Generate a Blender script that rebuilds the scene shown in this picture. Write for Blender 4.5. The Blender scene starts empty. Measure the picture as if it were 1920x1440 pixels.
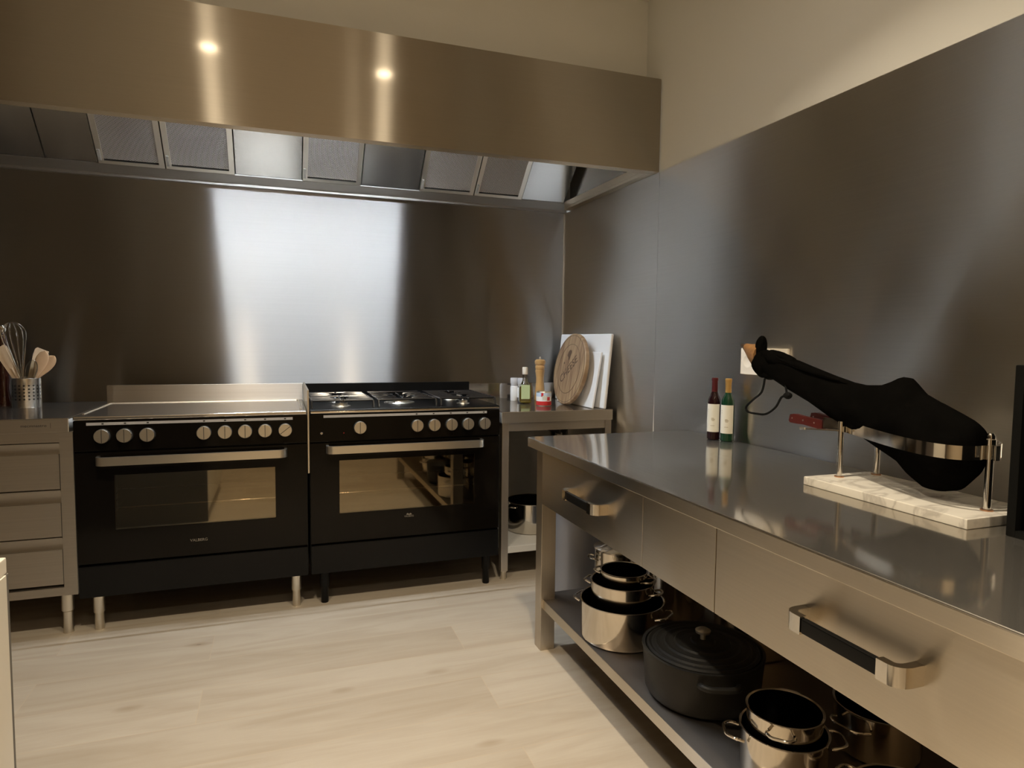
import bpy, bmesh, math, random
from mathutils import Vector, Matrix
random.seed(7)
C = bpy.context.scene.collection
SC = bpy.context.scene
PI = math.pi

# ------------------------------------------------------------------ camera
def make_camera():
    yaw, pitch, roll = math.radians(19.5487), math.radians(-3.8436), math.radians(0.5862)
    fwd = Vector((math.sin(yaw)*math.cos(pitch), math.cos(yaw)*math.cos(pitch), math.sin(pitch)))
    right = Vector((math.cos(yaw), -math.sin(yaw), 0)); up = right.cross(fwd)
    r = right*math.cos(roll) + up*math.sin(roll); u = -right*math.sin(roll) + up*math.cos(roll)
    cd = bpy.data.cameras.new('camera'); co = bpy.data.objects.new('camera', cd); C.objects.link(co)
    m = Matrix((r, u, -fwd)).transposed().to_4x4(); m.translation = Vector((-1.6811, -3.7939, 1.2271))
    co.matrix_world = m
    cd.sensor_width = 36.0; cd.lens = 1225.485/1920*36.0; cd.clip_start = 0.02
    SC.camera = co
make_camera()

# ------------------------------------------------------------------ world, exposure
W = bpy.data.worlds.new('world'); SC.world = W; W.use_nodes = True
W.node_tree.nodes['Background'].inputs[0].default_value = (1.0, 0.8, 0.6, 1)
W.node_tree.nodes['Background'].inputs[1].default_value = 0.0
SC.view_settings.view_transform = 'Standard'; SC.view_settings.look = 'None'
SC.view_settings.exposure = 0.36; SC.view_settings.gamma = 1.0; SC.view_settings.use_curve_mapping = False
SC.cycles.use_denoising = True
SC.cycles.max_bounces = 10; SC.cycles.glossy_bounces = 6; SC.cycles.diffuse_bounces = 4
SC.cycles.sample_clamp_indirect = 6.0; SC.cycles.blur_glossy = 0.1

LENS_STRENGTH = 125.0; LAMP_POWER = 15.5; LAMP_COLOR = (1.0, 0.85, 0.64)
TUBE_STRENGTH = 188.0; TUBE_COLOR = (0.80, 0.89, 1.0)
LAMPS = [(-2.035, -2.505), (-1.06, -2.525), (-2.035, -4.3), (-1.06, -4.3)]  # back pair is added fill light, unseen behind the camera
for lx, ly in LAMPS:
    ld = bpy.data.lights.new('downlight_beam', 'AREA'); ld.shape = 'DISK'; ld.size = 0.085
    ld.energy = LAMP_POWER*(1.0 if ly > -3 else 0.5); ld.color = LAMP_COLOR; ld.spread = math.radians(118)
    lo = bpy.data.objects.new('downlight_beam', ld); C.objects.link(lo); lo.location = (lx, ly, 2.834)

# ------------------------------------------------------------------ materials
def mat(name):
    m = bpy.data.materials.new(name); m.use_nodes = True
    nt = m.node_tree; nt.nodes.clear()
    out = nt.nodes.new('ShaderNodeOutputMaterial')
    return m, nt, out
def N(nt, t, **kw):
    n = nt.nodes.new(t)
    for k, v in kw.items():
        if k in ('operation', 'blend_type', 'data_type', 'noise_dimensions', 'feature', 'interpolation_type'): setattr(n, k, v)
        else: n.inputs[k].default_value = v
    return n
def pbr(name, col, rough=0.5, metal=0.0, spec=0.5, trans=0.0, ior=1.45, coat=0.0, emis=None, bump=None, var=0.0, vscale=20.0):
    m, nt, out = mat(name)
    b = nt.nodes.new('ShaderNodeBsdfPrincipled'); nt.links.new(b.outputs[0], out.inputs[0])
    b.inputs['Base Color'].default_value = (*col, 1); b.inputs['Roughness'].default_value = rough
    b.inputs['Metallic'].default_value = metal; b.inputs['Specular IOR Level'].default_value = spec
    b.inputs['Transmission Weight'].default_value = trans; b.inputs['IOR'].default_value = ior
    b.inputs['Coat Weight'].default_value = coat
    if emis: b.inputs['Emission Color'].default_value = (*emis[0], 1); b.inputs['Emission Strength'].default_value = emis[1]
    tc = nt.nodes.new('ShaderNodeTexCoord')
    nz = N(nt, 'ShaderNodeTexNoise', Scale=vscale, Detail=4.0); nt.links.new(tc.outputs['Object'], nz.inputs['Vector'])
    if var > 0:
        mx = N(nt, 'ShaderNodeMix', data_type='RGBA')
        mx.inputs[6].default_value = (*[c*(1-var) for c in col], 1); mx.inputs[7].default_value = (*[min(1, c*(1+var)) for c in col], 1)
        nt.links.new(nz.outputs[0], mx.inputs[0]); nt.links.new(mx.outputs[2], b.inputs['Base Color'])
    if bump:
        bz = N(nt, 'ShaderNodeTexNoise', Scale=bump[0], Detail=5.0); nt.links.new(tc.outputs['Object'], bz.inputs['Vector'])
        bp = N(nt, 'ShaderNodeBump', Strength=bump[1], Distance=bump[2]); nt.links.new(bz.outputs[0], bp.inputs['Height'])
        nt.links.new(bp.outputs[0], b.inputs['Normal'])
    return m
def steel(name, T, col=(0.56, 0.53, 0.49), r=0.34, a=0.8, wave=0.0, streak=0.12, sharp=0.0):
    """brushed stainless sheet: grain runs along T, reflections spread across it"""
    m, nt, out = mat(name); L = nt.links.new
    tc = nt.nodes.new('ShaderNodeTexCoord')
    mp = nt.nodes.new('ShaderNodeMapping'); L(tc.outputs['Object'], mp.inputs[0])
    mp.inputs['Scale'].default_value = [1.5 if abs(t) > .5 else 260.0 for t in T]
    nz = N(nt, 'ShaderNodeTexNoise', Scale=1.0, Detail=3.0); L(mp.outputs[0], nz.inputs['Vector'])
    mx = N(nt, 'ShaderNodeMix', data_type='RGBA')
    mx.inputs[6].default_value = (*[c*(1-streak) for c in col], 1); mx.inputs[7].default_value = (*[min(1, c*(1+streak)) for c in col], 1)
    L(nz.outputs[0], mx.inputs[0])
    g = nt.nodes.new('ShaderNodeBsdfAnisotropic'); g.distribution = 'GGX'
    L(mx.outputs[2], g.inputs['Color']); g.inputs['Roughness'].default_value = r; g.inputs['Anisotropy'].default_value = a
    cx = nt.nodes.new('ShaderNodeCombineXYZ')
    for i in range(3): cx.inputs[i].default_value = T[i] + (0.03 if abs(T[i]) < .5 else 0)
    L(cx.outputs[0], g.inputs['Tangent'])
    bp = None
    if wave > 0:
        wz = N(nt, 'ShaderNodeTexNoise', Scale=1.7, Detail=1.0); L(tc.outputs['Object'], wz.inputs['Vector'])
        bp = N(nt, 'ShaderNodeBump', Strength=1.0, Distance=wave); L(wz.outputs[0], bp.inputs['Height']); L(bp.outputs[0], g.inputs['Normal'])
    if sharp > 0:
        g2 = nt.nodes.new('ShaderNodeBsdfAnisotropic'); g2.distribution = 'GGX'; g2.inputs['Roughness'].default_value = 0.09
        L(mx.outputs[2], g2.inputs['Color'])
        if bp: L(bp.outputs[0], g2.inputs['Normal'])
        ms = nt.nodes.new('ShaderNodeMixShader'); ms.inputs[0].default_value = sharp
        L(g.outputs[0], ms.inputs[1]); L(g2.outputs[0], ms.inputs[2]); L(ms.outputs[0], out.inputs[0])
    else: L(g.outputs[0], out.inputs[0])
    return m
def glassy(name, col, refl=0.1, rough=0.02, tint=(0.25, 0.22, 0.18)):
    m, nt, out = mat(name); L = nt.links.new
    t = nt.nodes.new('ShaderNodeBsdfTransparent'); t.inputs[0].default_value = (*tint, 1)
    g = nt.nodes.new('ShaderNodeBsdfAnisotropic'); g.inputs['Roughness'].default_value = rough; g.inputs['Color'].default_value = (*col, 1)
    fr = nt.nodes.new('ShaderNodeFresnel'); fr.inputs[0].default_value = 1.5
    ad = N(nt, 'ShaderNodeMath', operation='ADD'); ad.inputs[1].default_value = refl; L(fr.outputs[0], ad.inputs[0])
    ms = nt.nodes.new('ShaderNodeMixShader'); L(ad.outputs[0], ms.inputs[0]); L(t.outputs[0], ms.inputs[1]); L(g.outputs[0], ms.inputs[2])
    L(ms.outputs[0], out.inputs[0]); return m

X, Y, Z = (1, 0, 0), (0, 1, 0), (0, 0, 1)
M_splash = steel('brushed_steel_backsplash', X, (0.51, 0.49, 0.46), r=0.39, a=0.85, wave=0.0006, streak=0.05)
M_right = steel('brushed_steel_side_cladding', Y, (0.80, 0.78, 0.75), r=0.34, a=0.81, wave=0.0006, streak=0.05)
M_hood = steel('brushed_steel_hood', X, (0.56, 0.51, 0.43), r=0.33, a=0.86, wave=0.00025, streak=0.05, sharp=0.035)
M_filterpanel = steel('brushed_steel_hood_inside', X, (0.50, 0.49, 0.47), r=0.24, a=0.35, streak=0.06)
M_gutter = steel('brushed_steel_gutter', X, (0.40, 0.38, 0.35), r=0.55, a=0.3, streak=0.06)
M_sx = steel('brushed_steel_grain_across', X, (0.58, 0.54, 0.48), r=0.40, a=0.6, streak=0.1)
M_sy = steel('brushed_steel_table', Y, (0.77, 0.70, 0.59), r=0.29, a=0.70, streak=0.05)
M_top = steel('polished_steel_worktop', Y, (0.66, 0.63, 0.58), r=0.42, a=0.25, wave=0.0035, streak=0.10, sharp=0.76)
M_topx = steel('polished_steel_top', X, (0.58, 0.55, 0.51), r=0.42, a=0.3, wave=0.0012, streak=0.10, sharp=0.82)
M_sz = steel('brushed_steel_leg', Z, (0.58, 0.53, 0.46), r=0.36, a=0.5, streak=0.08)
M_shelf = steel('undershelf_steel_shade', Y, (0.22, 0.19, 0.16), r=0.45, a=0.3, streak=0.06)  # shade on the shelf top put into a darker steel colour
M_bin = pbr('grey_steel_bin', (0.30, 0.31, 0.345), 0.42, 0.4)
M_chrome = pbr('chrome', (0.72, 0.69, 0.64), 0.1, 1.0)
M_satin = pbr('satin_aluminium', (0.72, 0.68, 0.6), 0.33, 1.0)
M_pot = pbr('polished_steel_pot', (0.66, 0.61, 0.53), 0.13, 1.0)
M_potin = pbr('pot_inside_shade', (0.10, 0.09, 0.08), 0.22, 1.0)  # darkness reflected inside the pots, put into the colour
M_iron = pbr('black_cast_iron', (0.014, 0.013, 0.011), 0.5, 0.0, 0.25, bump=(300, 0.2, 0.001))
M_black = pbr('black_enamel', (0.005, 0.005, 0.005), 0.28, 0.0, 0.2)
M_blackglass = pbr('black_oven_glass', (0.005, 0.004, 0.003), 0.12, 0.0, 0.18)
M_grate = pbr('black_enamelled_grate', (0.012, 0.012, 0.013), 0.16, 0.0, 1.0)
M_cav = pbr('oven_interior_enamel', (0.01, 0.009, 0.008), 0.5)
M_window = glassy('oven_window_glass', (0.9, 0.8, 0.6), 0.13, 0.03, (0.75, 0.7, 0.62))
M_strip = pbr('grey_printed_strip', (0.46, 0.47, 0.51), 0.4, 0.2)
M_burn = pbr('burnt_print', (0.085, 0.05, 0.028), 0.7)
M_mark = pbr('dark_print', (0.03, 0.03, 0.03), 0.6)
M_markgrey = pbr('grey_print', (0.22, 0.2, 0.17), 0.5)
M_plaster = pbr('warm_white_plaster', (0.80, 0.80, 0.76), 0.9, 0, 0.1, bump=(40, 0.06, 0.01), var=0.02, vscale=2.0)
M_tan = pbr('tan_wall_paint', (0.50, 0.40, 0.27), 0.9, 0, 0.1, bump=(40, 0.06, 0.01))
M_brownwall = pbr('dark_brown_wall_paint', (0.17, 0.13, 0.09), 0.9, 0, 0.1, bump=(40, 0.06, 0.01))
M_ceil = pbr('ceiling_paint', (0.72, 0.68, 0.6), 0.95, 0, 0.1, bump=(60, 0.05, 0.01))
M_white = pbr('cream_lacquer', (0.66, 0.62, 0.54), 0.4, 0, 0.4)
M_greyboard = pbr('dark_grey_board', (0.13, 0.12, 0.105), 0.6, 0, 0.2)
M_darkwood = pbr('dark_cabinet_board', (0.02, 0.016, 0.013), 0.5, 0, 0.3, var=0.2)
M_plastic = pbr('white_socket_plastic', (0.78, 0.72, 0.62), 0.4)
M_board = pbr('white_polythene', (0.90, 0.90, 0.89), 0.45, 0, 0.4)
M_shelfwhite = pbr('pale_grey_shelf', (0.62, 0.62, 0.60), 0.45, 0, 0.3)
M_beech = pbr('pale_beech', (0.66, 0.50, 0.33), 0.5, var=0.12, vscale=30)
M_beech2 = pbr('reddish_beech', (0.50, 0.33, 0.19), 0.5, var=0.12, vscale=30)
M_mill = pbr('varnished_light_wood', (0.58, 0.34, 0.13), 0.3, 0, 0.5, coat=0.4, var=0.15, vscale=25)
M_red = pbr('red_pakka_handle', (0.065, 0.008, 0.005), 0.4, 0, 0.5, var=0.2, vscale=60)
M_cloth = pbr('black_ham_cloth', (0.0032, 0.003, 0.0027), 0.8, 0, 0.0, bump=(45, 0.5, 0.004), var=0.35, vscale=18)
M_cord = pbr('black_cord', (0.006, 0.006, 0.006), 0.8, 0, 0.1)
M_hoof = pbr('dried_hoof', (0.27, 0.14, 0.055), 0.45, 0, 0.4, bump=(80, 0.4, 0.003), var=0.6, vscale=45)
M_hoofdark = pbr('dark_hoof_tip', (0.05, 0.035, 0.025), 0.5)
M_paper = pbr('cream_wine_label', (0.70, 0.68, 0.59), 0.7)
M_redglass = pbr('dark_red_bottle_glass', (0.012, 0.003, 0.004), 0.08, 0, 0.6)
M_greenglass = pbr('dark_green_bottle_glass', (0.006, 0.03, 0.014), 0.08, 0, 0.6)
M_redfoil = pbr('dark_red_foil', (0.08, 0.008, 0.009), 0.35, 0.3)
M_goldfoil = pbr('gold_foil', (0.48, 0.29, 0.09), 0.4, 0.5)
M_oil = pbr('olive_oil', (0.62, 0.52, 0.05), 0.05, 0, 0.5, trans=0.75, ior=1.46)
M_clear = glassy('clear_glass', (1, 1, 1), 0.05, 0.02, (0.88, 0.9, 0.88))
M_greenlabel = pbr('pale_green_label', (0.50, 0.60, 0.32), 0.6)
M_cream = pbr('cream_stopper', (0.72, 0.66, 0.55), 0.5)
M_greyplastic = pbr('frosted_grey_plastic', (0.62, 0.62, 0.64), 0.4, bump=(120, 0.3, 0.002))
M_redtin = pbr('red_tin_label', (0.55, 0.03, 0.03), 0.35)
M_bluetin = pbr('pale_blue_tin_label', (0.55, 0.66, 0.8), 0.35)
M_darkbottle = pbr('dark_peppercorn_glass', (0.02, 0.025, 0.04), 0.15)
M_book = pbr('black_paper_box', (0.003, 0.003, 0.003), 0.6, 0, 0.08)
M_crate = pbr('black_stained_wood', (0.004, 0.004, 0.0035), 0.6, 0, 0.12)
M_ivoryline = pbr('ivory_print', (0.6, 0.55, 0.45), 0.5)
M_brownred = pbr('dark_brown_lacquer', (0.03, 0.008, 0.005), 0.15, 0, 0.5, coat=0.5)
M_copper = pbr('copper_washer', (0.6, 0.34, 0.2), 0.3, 1.0)
M_pinkled = pbr('red_indicator', (0.2, 0.01, 0.01), 0.4)

def tube_material():
    m, nt, out = mat('fluorescent_tube'); e = nt.nodes.new('ShaderNodeEmission')
    e.inputs[0].default_value = (*TUBE_COLOR, 1); e.inputs[1].default_value = TUBE_STRENGTH
    nt.links.new(e.outputs[0], out.inputs[0]); return m
M_tube = tube_material()
M_lens = pbr('lamp_lens', (0.8, 0.8, 0.8), 0.3, emis=(LAMP_COLOR, LENS_STRENGTH))

def floor_material():
    m, nt, out = mat('limed_oak_planks'); L = nt.links.new
    b = nt.nodes.new('ShaderNodeBsdfPrincipled'); L(b.outputs[0], out.inputs[0])
    b.inputs['Roughness'].default_value = 0.5; b.inputs['Specular IOR Level'].default_value = 0.35
    tc = nt.nodes.new('ShaderNodeTexCoord')
    mp = nt.nodes.new('ShaderNodeMapping'); L(tc.outputs['Object'], mp.inputs[0]); mp.inputs['Location'].default_value = (0.45, 0.04, 0)
    br = nt.nodes.new('ShaderNodeTexBrick'); L(mp.outputs[0], br.inputs['Vector'])
    br.offset = 0.37; br.inputs['Scale'].default_value = 1.0; br.inputs['Mortar Size'].default_value = 0.0012
    br.inputs['Mortar Smooth'].default_value = 0.3
    br.inputs['Brick Width'].default_value = 1.5; br.inputs['Row Height'].default_value = 0.22
    br.inputs['Color1'].default_value = (0.0, 0, 0, 1); br.inputs['Color2'].default_value = (1, 1, 1, 1); br.inputs['Mortar'].default_value = (0.5, 0.5, 0.5, 1)
    # grain
    g = nt.nodes.new('ShaderNodeMapping'); L(tc.outputs['Object'], g.inputs[0]); g.inputs['Scale'].default_value = (0.9, 6.5, 1)
    ad = N(nt, 'ShaderNodeVectorMath', operation='ADD'); L(g.outputs[0], ad.inputs[0]); L(br.outputs['Color'], ad.inputs[1])
    nz = N(nt, 'ShaderNodeTexNoise', Scale=1.6, Detail=5.0, Distortion=1.2); L(ad.outputs[0], nz.inputs['Vector'])
    fine = nt.nodes.new('ShaderNodeMapping'); L(tc.outputs['Object'], fine.inputs[0]); fine.inputs['Scale'].default_value = (6, 160, 1)
    nf = N(nt, 'ShaderNodeTexNoise', Scale=1.0, Detail=3.0); L(fine.outputs[0], nf.inputs['Vector'])
    c1 = N(nt, 'ShaderNodeValToRGB'); L(nz.outputs[0], c1.inputs[0])
    c1.color_ramp.elements[0].position = 0.28; c1.color_ramp.elements[0].color = (0.355, 0.297, 0.224, 1)
    c1.color_ramp.elements[1].position = 0.62; c1.color_ramp.elements[1].color = (0.426, 0.371, 0.296, 1)
    # plank to plank tone
    tone = N(nt, 'ShaderNodeMix', data_type='RGBA', blend_type='MULTIPLY'); tone.inputs[0].default_value = 1.0
    L(c1.outputs[0], tone.inputs[6])
    tr = N(nt, 'ShaderNodeValToRGB'); L(br.outputs['Color'], tr.inputs[0])
    tr.color_ramp.elements[0].color = (0.90, 0.885, 0.86, 1); tr.color_ramp.elements[1].color = (1.0, 1.0, 1.0, 1)
    L(tr.outputs[0], tone.inputs[7])
    fm = N(nt, 'ShaderNodeMix', data_type='RGBA', blend_type='MULTIPLY'); fm.inputs[0].default_value = 0.09
    L(tone.outputs[2], fm.inputs[6]); L(nf.outputs[0], fm.inputs[7])
    # knots: sparse stretched spots
    km = nt.nodes.new('ShaderNodeMapping'); L(tc.outputs['Object'], km.inputs[0]); km.inputs['Scale'].default_value = (1.5, 3.6, 1)
    kn = N(nt, 'ShaderNodeTexNoise', Scale=3.0, Detail=2.0); L(km.outputs[0], kn.inputs['Vector'])
    kmix = N(nt, 'ShaderNodeMix', data_type='VECTOR'); kmix.inputs[0].default_value = 0.06; L(km.outputs[0], kmix.inputs[4]); L(kn.outputs[1], kmix.inputs[5])
    vo = N(nt, 'ShaderNodeTexVoronoi', Scale=1.3); L(kmix.outputs[1], vo.inputs['Vector'])
    kr = N(nt, 'ShaderNodeValToRGB'); L(vo.outputs['Distance'], kr.inputs[0])
    kr.color_ramp.elements[0].position = 0.014; kr.color_ramp.elements[0].color = (0.14, 0.11, 0.085, 1)
    kr.color_ramp.elements[1].position = 0.11; kr.color_ramp.elements[1].color = (1, 1, 1, 1)
    e = kr.color_ramp.elements.new(0.028); e.color = (0.74, 0.69, 0.62, 1)
    kk = N(nt, 'ShaderNodeMix', data_type='RGBA', blend_type='MULTIPLY'); kk.inputs[0].default_value = 0.85
    L(fm.outputs[2], kk.inputs[6]); L(kr.outputs[0], kk.inputs[7])
    sm = N(nt, 'ShaderNodeMix', data_type='RGBA'); L(br.outputs['Fac'], sm.inputs[0]); L(kk.outputs[2], sm.inputs[6]); sm.inputs[7].default_value = (0.40, 0.32, 0.23, 1)
    L(sm.outputs[2], b.inputs['Base Color']); return m
M_floor = floor_material()

def mesh_filter_material():
    m, nt, out = mat('expanded_metal_filter'); L = nt.links.new
    b = nt.nodes.new('ShaderNodeBsdfPrincipled'); L(b.outputs[0], out.inputs[0])
    b.inputs['Metallic'].default_value = 0.85; b.inputs['Roughness'].default_value = 0.45
    tc = nt.nodes.new('ShaderNodeTexCoord'); sp = nt.nodes.new('ShaderNodeSeparateXYZ'); L(tc.outputs['Object'], sp.inputs[0])
    def wv(a, bcoef, k):
        m1 = N(nt, 'ShaderNodeMath', operation='MULTIPLY'); m1.inputs[1].default_value = a; L(sp.outputs[0], m1.inputs[0])
        m2 = N(nt, 'ShaderNodeMath', operation='MULTIPLY'); m2.inputs[1].default_value = bcoef; L(sp.outputs[1], m2.inputs[0])
        s = N(nt, 'ShaderNodeMath', operation='ADD'); L(m1.outputs[0], s.inputs[0]); L(m2.outputs[0], s.inputs[1])
        k1 = N(nt, 'ShaderNodeMath', operation='SINE'); L(s.outputs[0], k1.inputs[0]); 
        a1 = N(nt, 'ShaderNodeMath', operation='ABSOLUTE'); L(k1.outputs[0], a1.inputs[0]); return a1
    a = wv(270, 520, 1); c = wv(270, -520, 1)
    mn = N(nt, 'ShaderNodeMath', operation='MINIMUM'); L(a.outputs[0], mn.inputs[0]); L(c.outputs[0], mn.inputs[1])
    r = N(nt, 'ShaderNodeValToRGB'); L(mn.outputs[0], r.inputs[0])
    r.color_ramp.elements[0].position = 0.30; r.color_ramp.elements[0].color = (0.78, 0.75, 0.69, 1)
    r.color_ramp.elements[1].position = 0.52; r.color_ramp.elements[1].color = (0.035, 0.03, 0.027, 1)
    L(r.outputs[0], b.inputs['Base Color'])
    bp = N(nt, 'ShaderNodeBump', Strength=0.6, Distance=0.002); bp.invert = True; L(mn.outputs[0], bp.inputs['Height']); L(bp.outputs[0], b.inputs['Normal'])
    return m
M_mesh = mesh_filter_material()

def holes_material():
    m, nt, out = mat('perforated_steel'); L = nt.links.new
    b = nt.nodes.new('ShaderNodeBsdfPrincipled'); L(b.outputs[0], out.inputs[0])
    tc = nt.nodes.new('ShaderNodeTexCoord'); sp = nt.nodes.new('ShaderNodeSeparateXYZ'); L(tc.outputs['Object'], sp.inputs[0])
    at = N(nt, 'ShaderNodeMath', operation='ARCTAN2'); L(sp.outputs[1], at.inputs[0]); L(sp.outputs[0], at.inputs[1])
    def cell(src, k, off=0.0):
        q = N(nt, 'ShaderNodeMath', operation='MULTIPLY'); q.inputs[1].default_value = k; L(src, q.inputs[0])
        f = N(nt, 'ShaderNodeMath', operation='FRACT'); L(q.outputs[0], f.inputs[0])
        s = N(nt, 'ShaderNodeMath', operation='SUBTRACT'); s.inputs[1].default_value = 0.5; L(f.outputs[0], s.inputs[0])
        p = N(nt, 'ShaderNodeMath', operation='POWER'); p.inputs[1].default_value = 2.0; L(s.outputs[0], p.inputs[0]); return p
    u = cell(at.outputs[0], 20/(2*PI)); v = cell(sp.outputs[2], 1/0.0155)
    ad = N(nt, 'ShaderNodeMath', operation='ADD'); L(u.outputs[0], ad.inputs[0]); L(v.outputs[0], ad.inputs[1])
    lt = N(nt, 'ShaderNodeMath', operation='LESS_THAN'); lt.inputs[1].default_value = 0.055; L(ad.outputs[0], lt.inputs[0])
    z0 = N(nt, 'ShaderNodeMath', operation='GREATER_THAN'); z0.inputs[1].default_value = 0.031; L(sp.outputs[2], z0.inputs[0])
    z1 = N(nt, 'ShaderNodeMath', operation='LESS_THAN'); z1.inputs[1].default_value = 0.109; L(sp.outputs[2], z1.inputs[0])
    zz = N(nt, 'ShaderNodeMath', operation='MULTIPLY'); L(z0.outputs[0], zz.inputs[0]); L(z1.outputs[0], zz.inputs[1])
    hh = N(nt, 'ShaderNodeMath', operation='MULTIPLY'); L(zz.outputs[0], hh.inputs[0]); L(lt.outputs[0], hh.inputs[1])
    mx = N(nt, 'ShaderNodeMix', data_type='RGBA'); L(hh.outputs[0], mx.inputs[0]); mx.inputs[6].default_value = (0.7, 0.68, 0.64, 1); mx.inputs[7].default_value = (0.01, 0.01, 0.01, 1)
    L(mx.outputs[2], b.inputs['Base Color']); b.inputs['Roughness'].default_value = 0.2
    iv = N(nt, 'ShaderNodeMath', operation='SUBTRACT'); iv.inputs[0].default_value = 1.0; L(hh.outputs[0], iv.inputs[1]); L(iv.outputs[0], b.inputs['Metallic'])
    return m
M_perf = holes_material()

def marble_material():
    m, nt, out = mat('white_marble'); L = nt.links.new
    b = nt.nodes.new('ShaderNodeBsdfPrincipled'); L(b.outputs[0], out.inputs[0]); b.inputs['Roughness'].default_value = 0.25
    tc = nt.nodes.new('ShaderNodeTexCoord')
    mp = nt.nodes.new('ShaderNodeMapping'); L(tc.outputs['Object'], mp.inputs[0]); mp.inputs['Rotation'].default_value = (0, 0.3, 0.6); mp.inputs['Scale'].default_value = (1, 2.2, 1)
    nz = N(nt, 'ShaderNodeTexNoise', Scale=5.0, Detail=5.0, Distortion=0.9); L(mp.outputs[0], nz.inputs['Vector'])
    r = N(nt, 'ShaderNodeValToRGB'); L(nz.outputs[0], r.inputs[0])
    r.color_ramp.elements[0].position = 0.33; r.color_ramp.elements[0].color = (0.72, 0.69, 0.62, 1)
    r.color_ramp.elements[1].position = 0.68; r.color_ramp.elements[1].color = (0.74, 0.71, 0.64, 1)
    for p, cc in ((0.44, (0.70, 0.67, 0.60, 1)), (0.50, (0.50, 0.47, 0.42, 1)), (0.55, (0.70, 0.67, 0.60, 1))):
        e = r.color_ramp.elements.new(p); e.color = cc
    L(r.outputs[0], b.inputs['Base Color']); return m
M_marble = marble_material()

def boardwood_material():
    m, nt, out = mat('acacia_end_board'); L = nt.links.new
    b = nt.nodes.new('ShaderNodeBsdfPrincipled'); L(b.outputs[0], out.inputs[0]); b.inputs['Roughness'].default_value = 0.55
    tc = nt.nodes.new('ShaderNodeTexCoord')
    mp = nt.nodes.new('ShaderNodeMapping'); L(tc.outputs['Object'], mp.inputs[0]); mp.inputs['Rotation'].default_value = (0.7, 0, 0); mp.inputs['Scale'].default_value = (1, 22, 3)
    nz = N(nt, 'ShaderNodeTexNoise', Scale=1.6, Detail=6.0, Distortion=0.5); L(mp.outputs[0], nz.inputs['Vector'])
    r = N(nt, 'ShaderNodeValToRGB'); L(nz.outputs[0], r.inputs[0])
    r.color_ramp.elements[0].position = 0.3; r.color_ramp.elements[0].color = (0.17, 0.09, 0.045, 1)
    r.color_ramp.elements[1].position = 0.7; r.color_ramp.elements[1].color = (0.42, 0.29, 0.16, 1)
    L(r.outputs[0], b.inputs['Base Color']); return m
M_acacia = boardwood_material()

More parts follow.
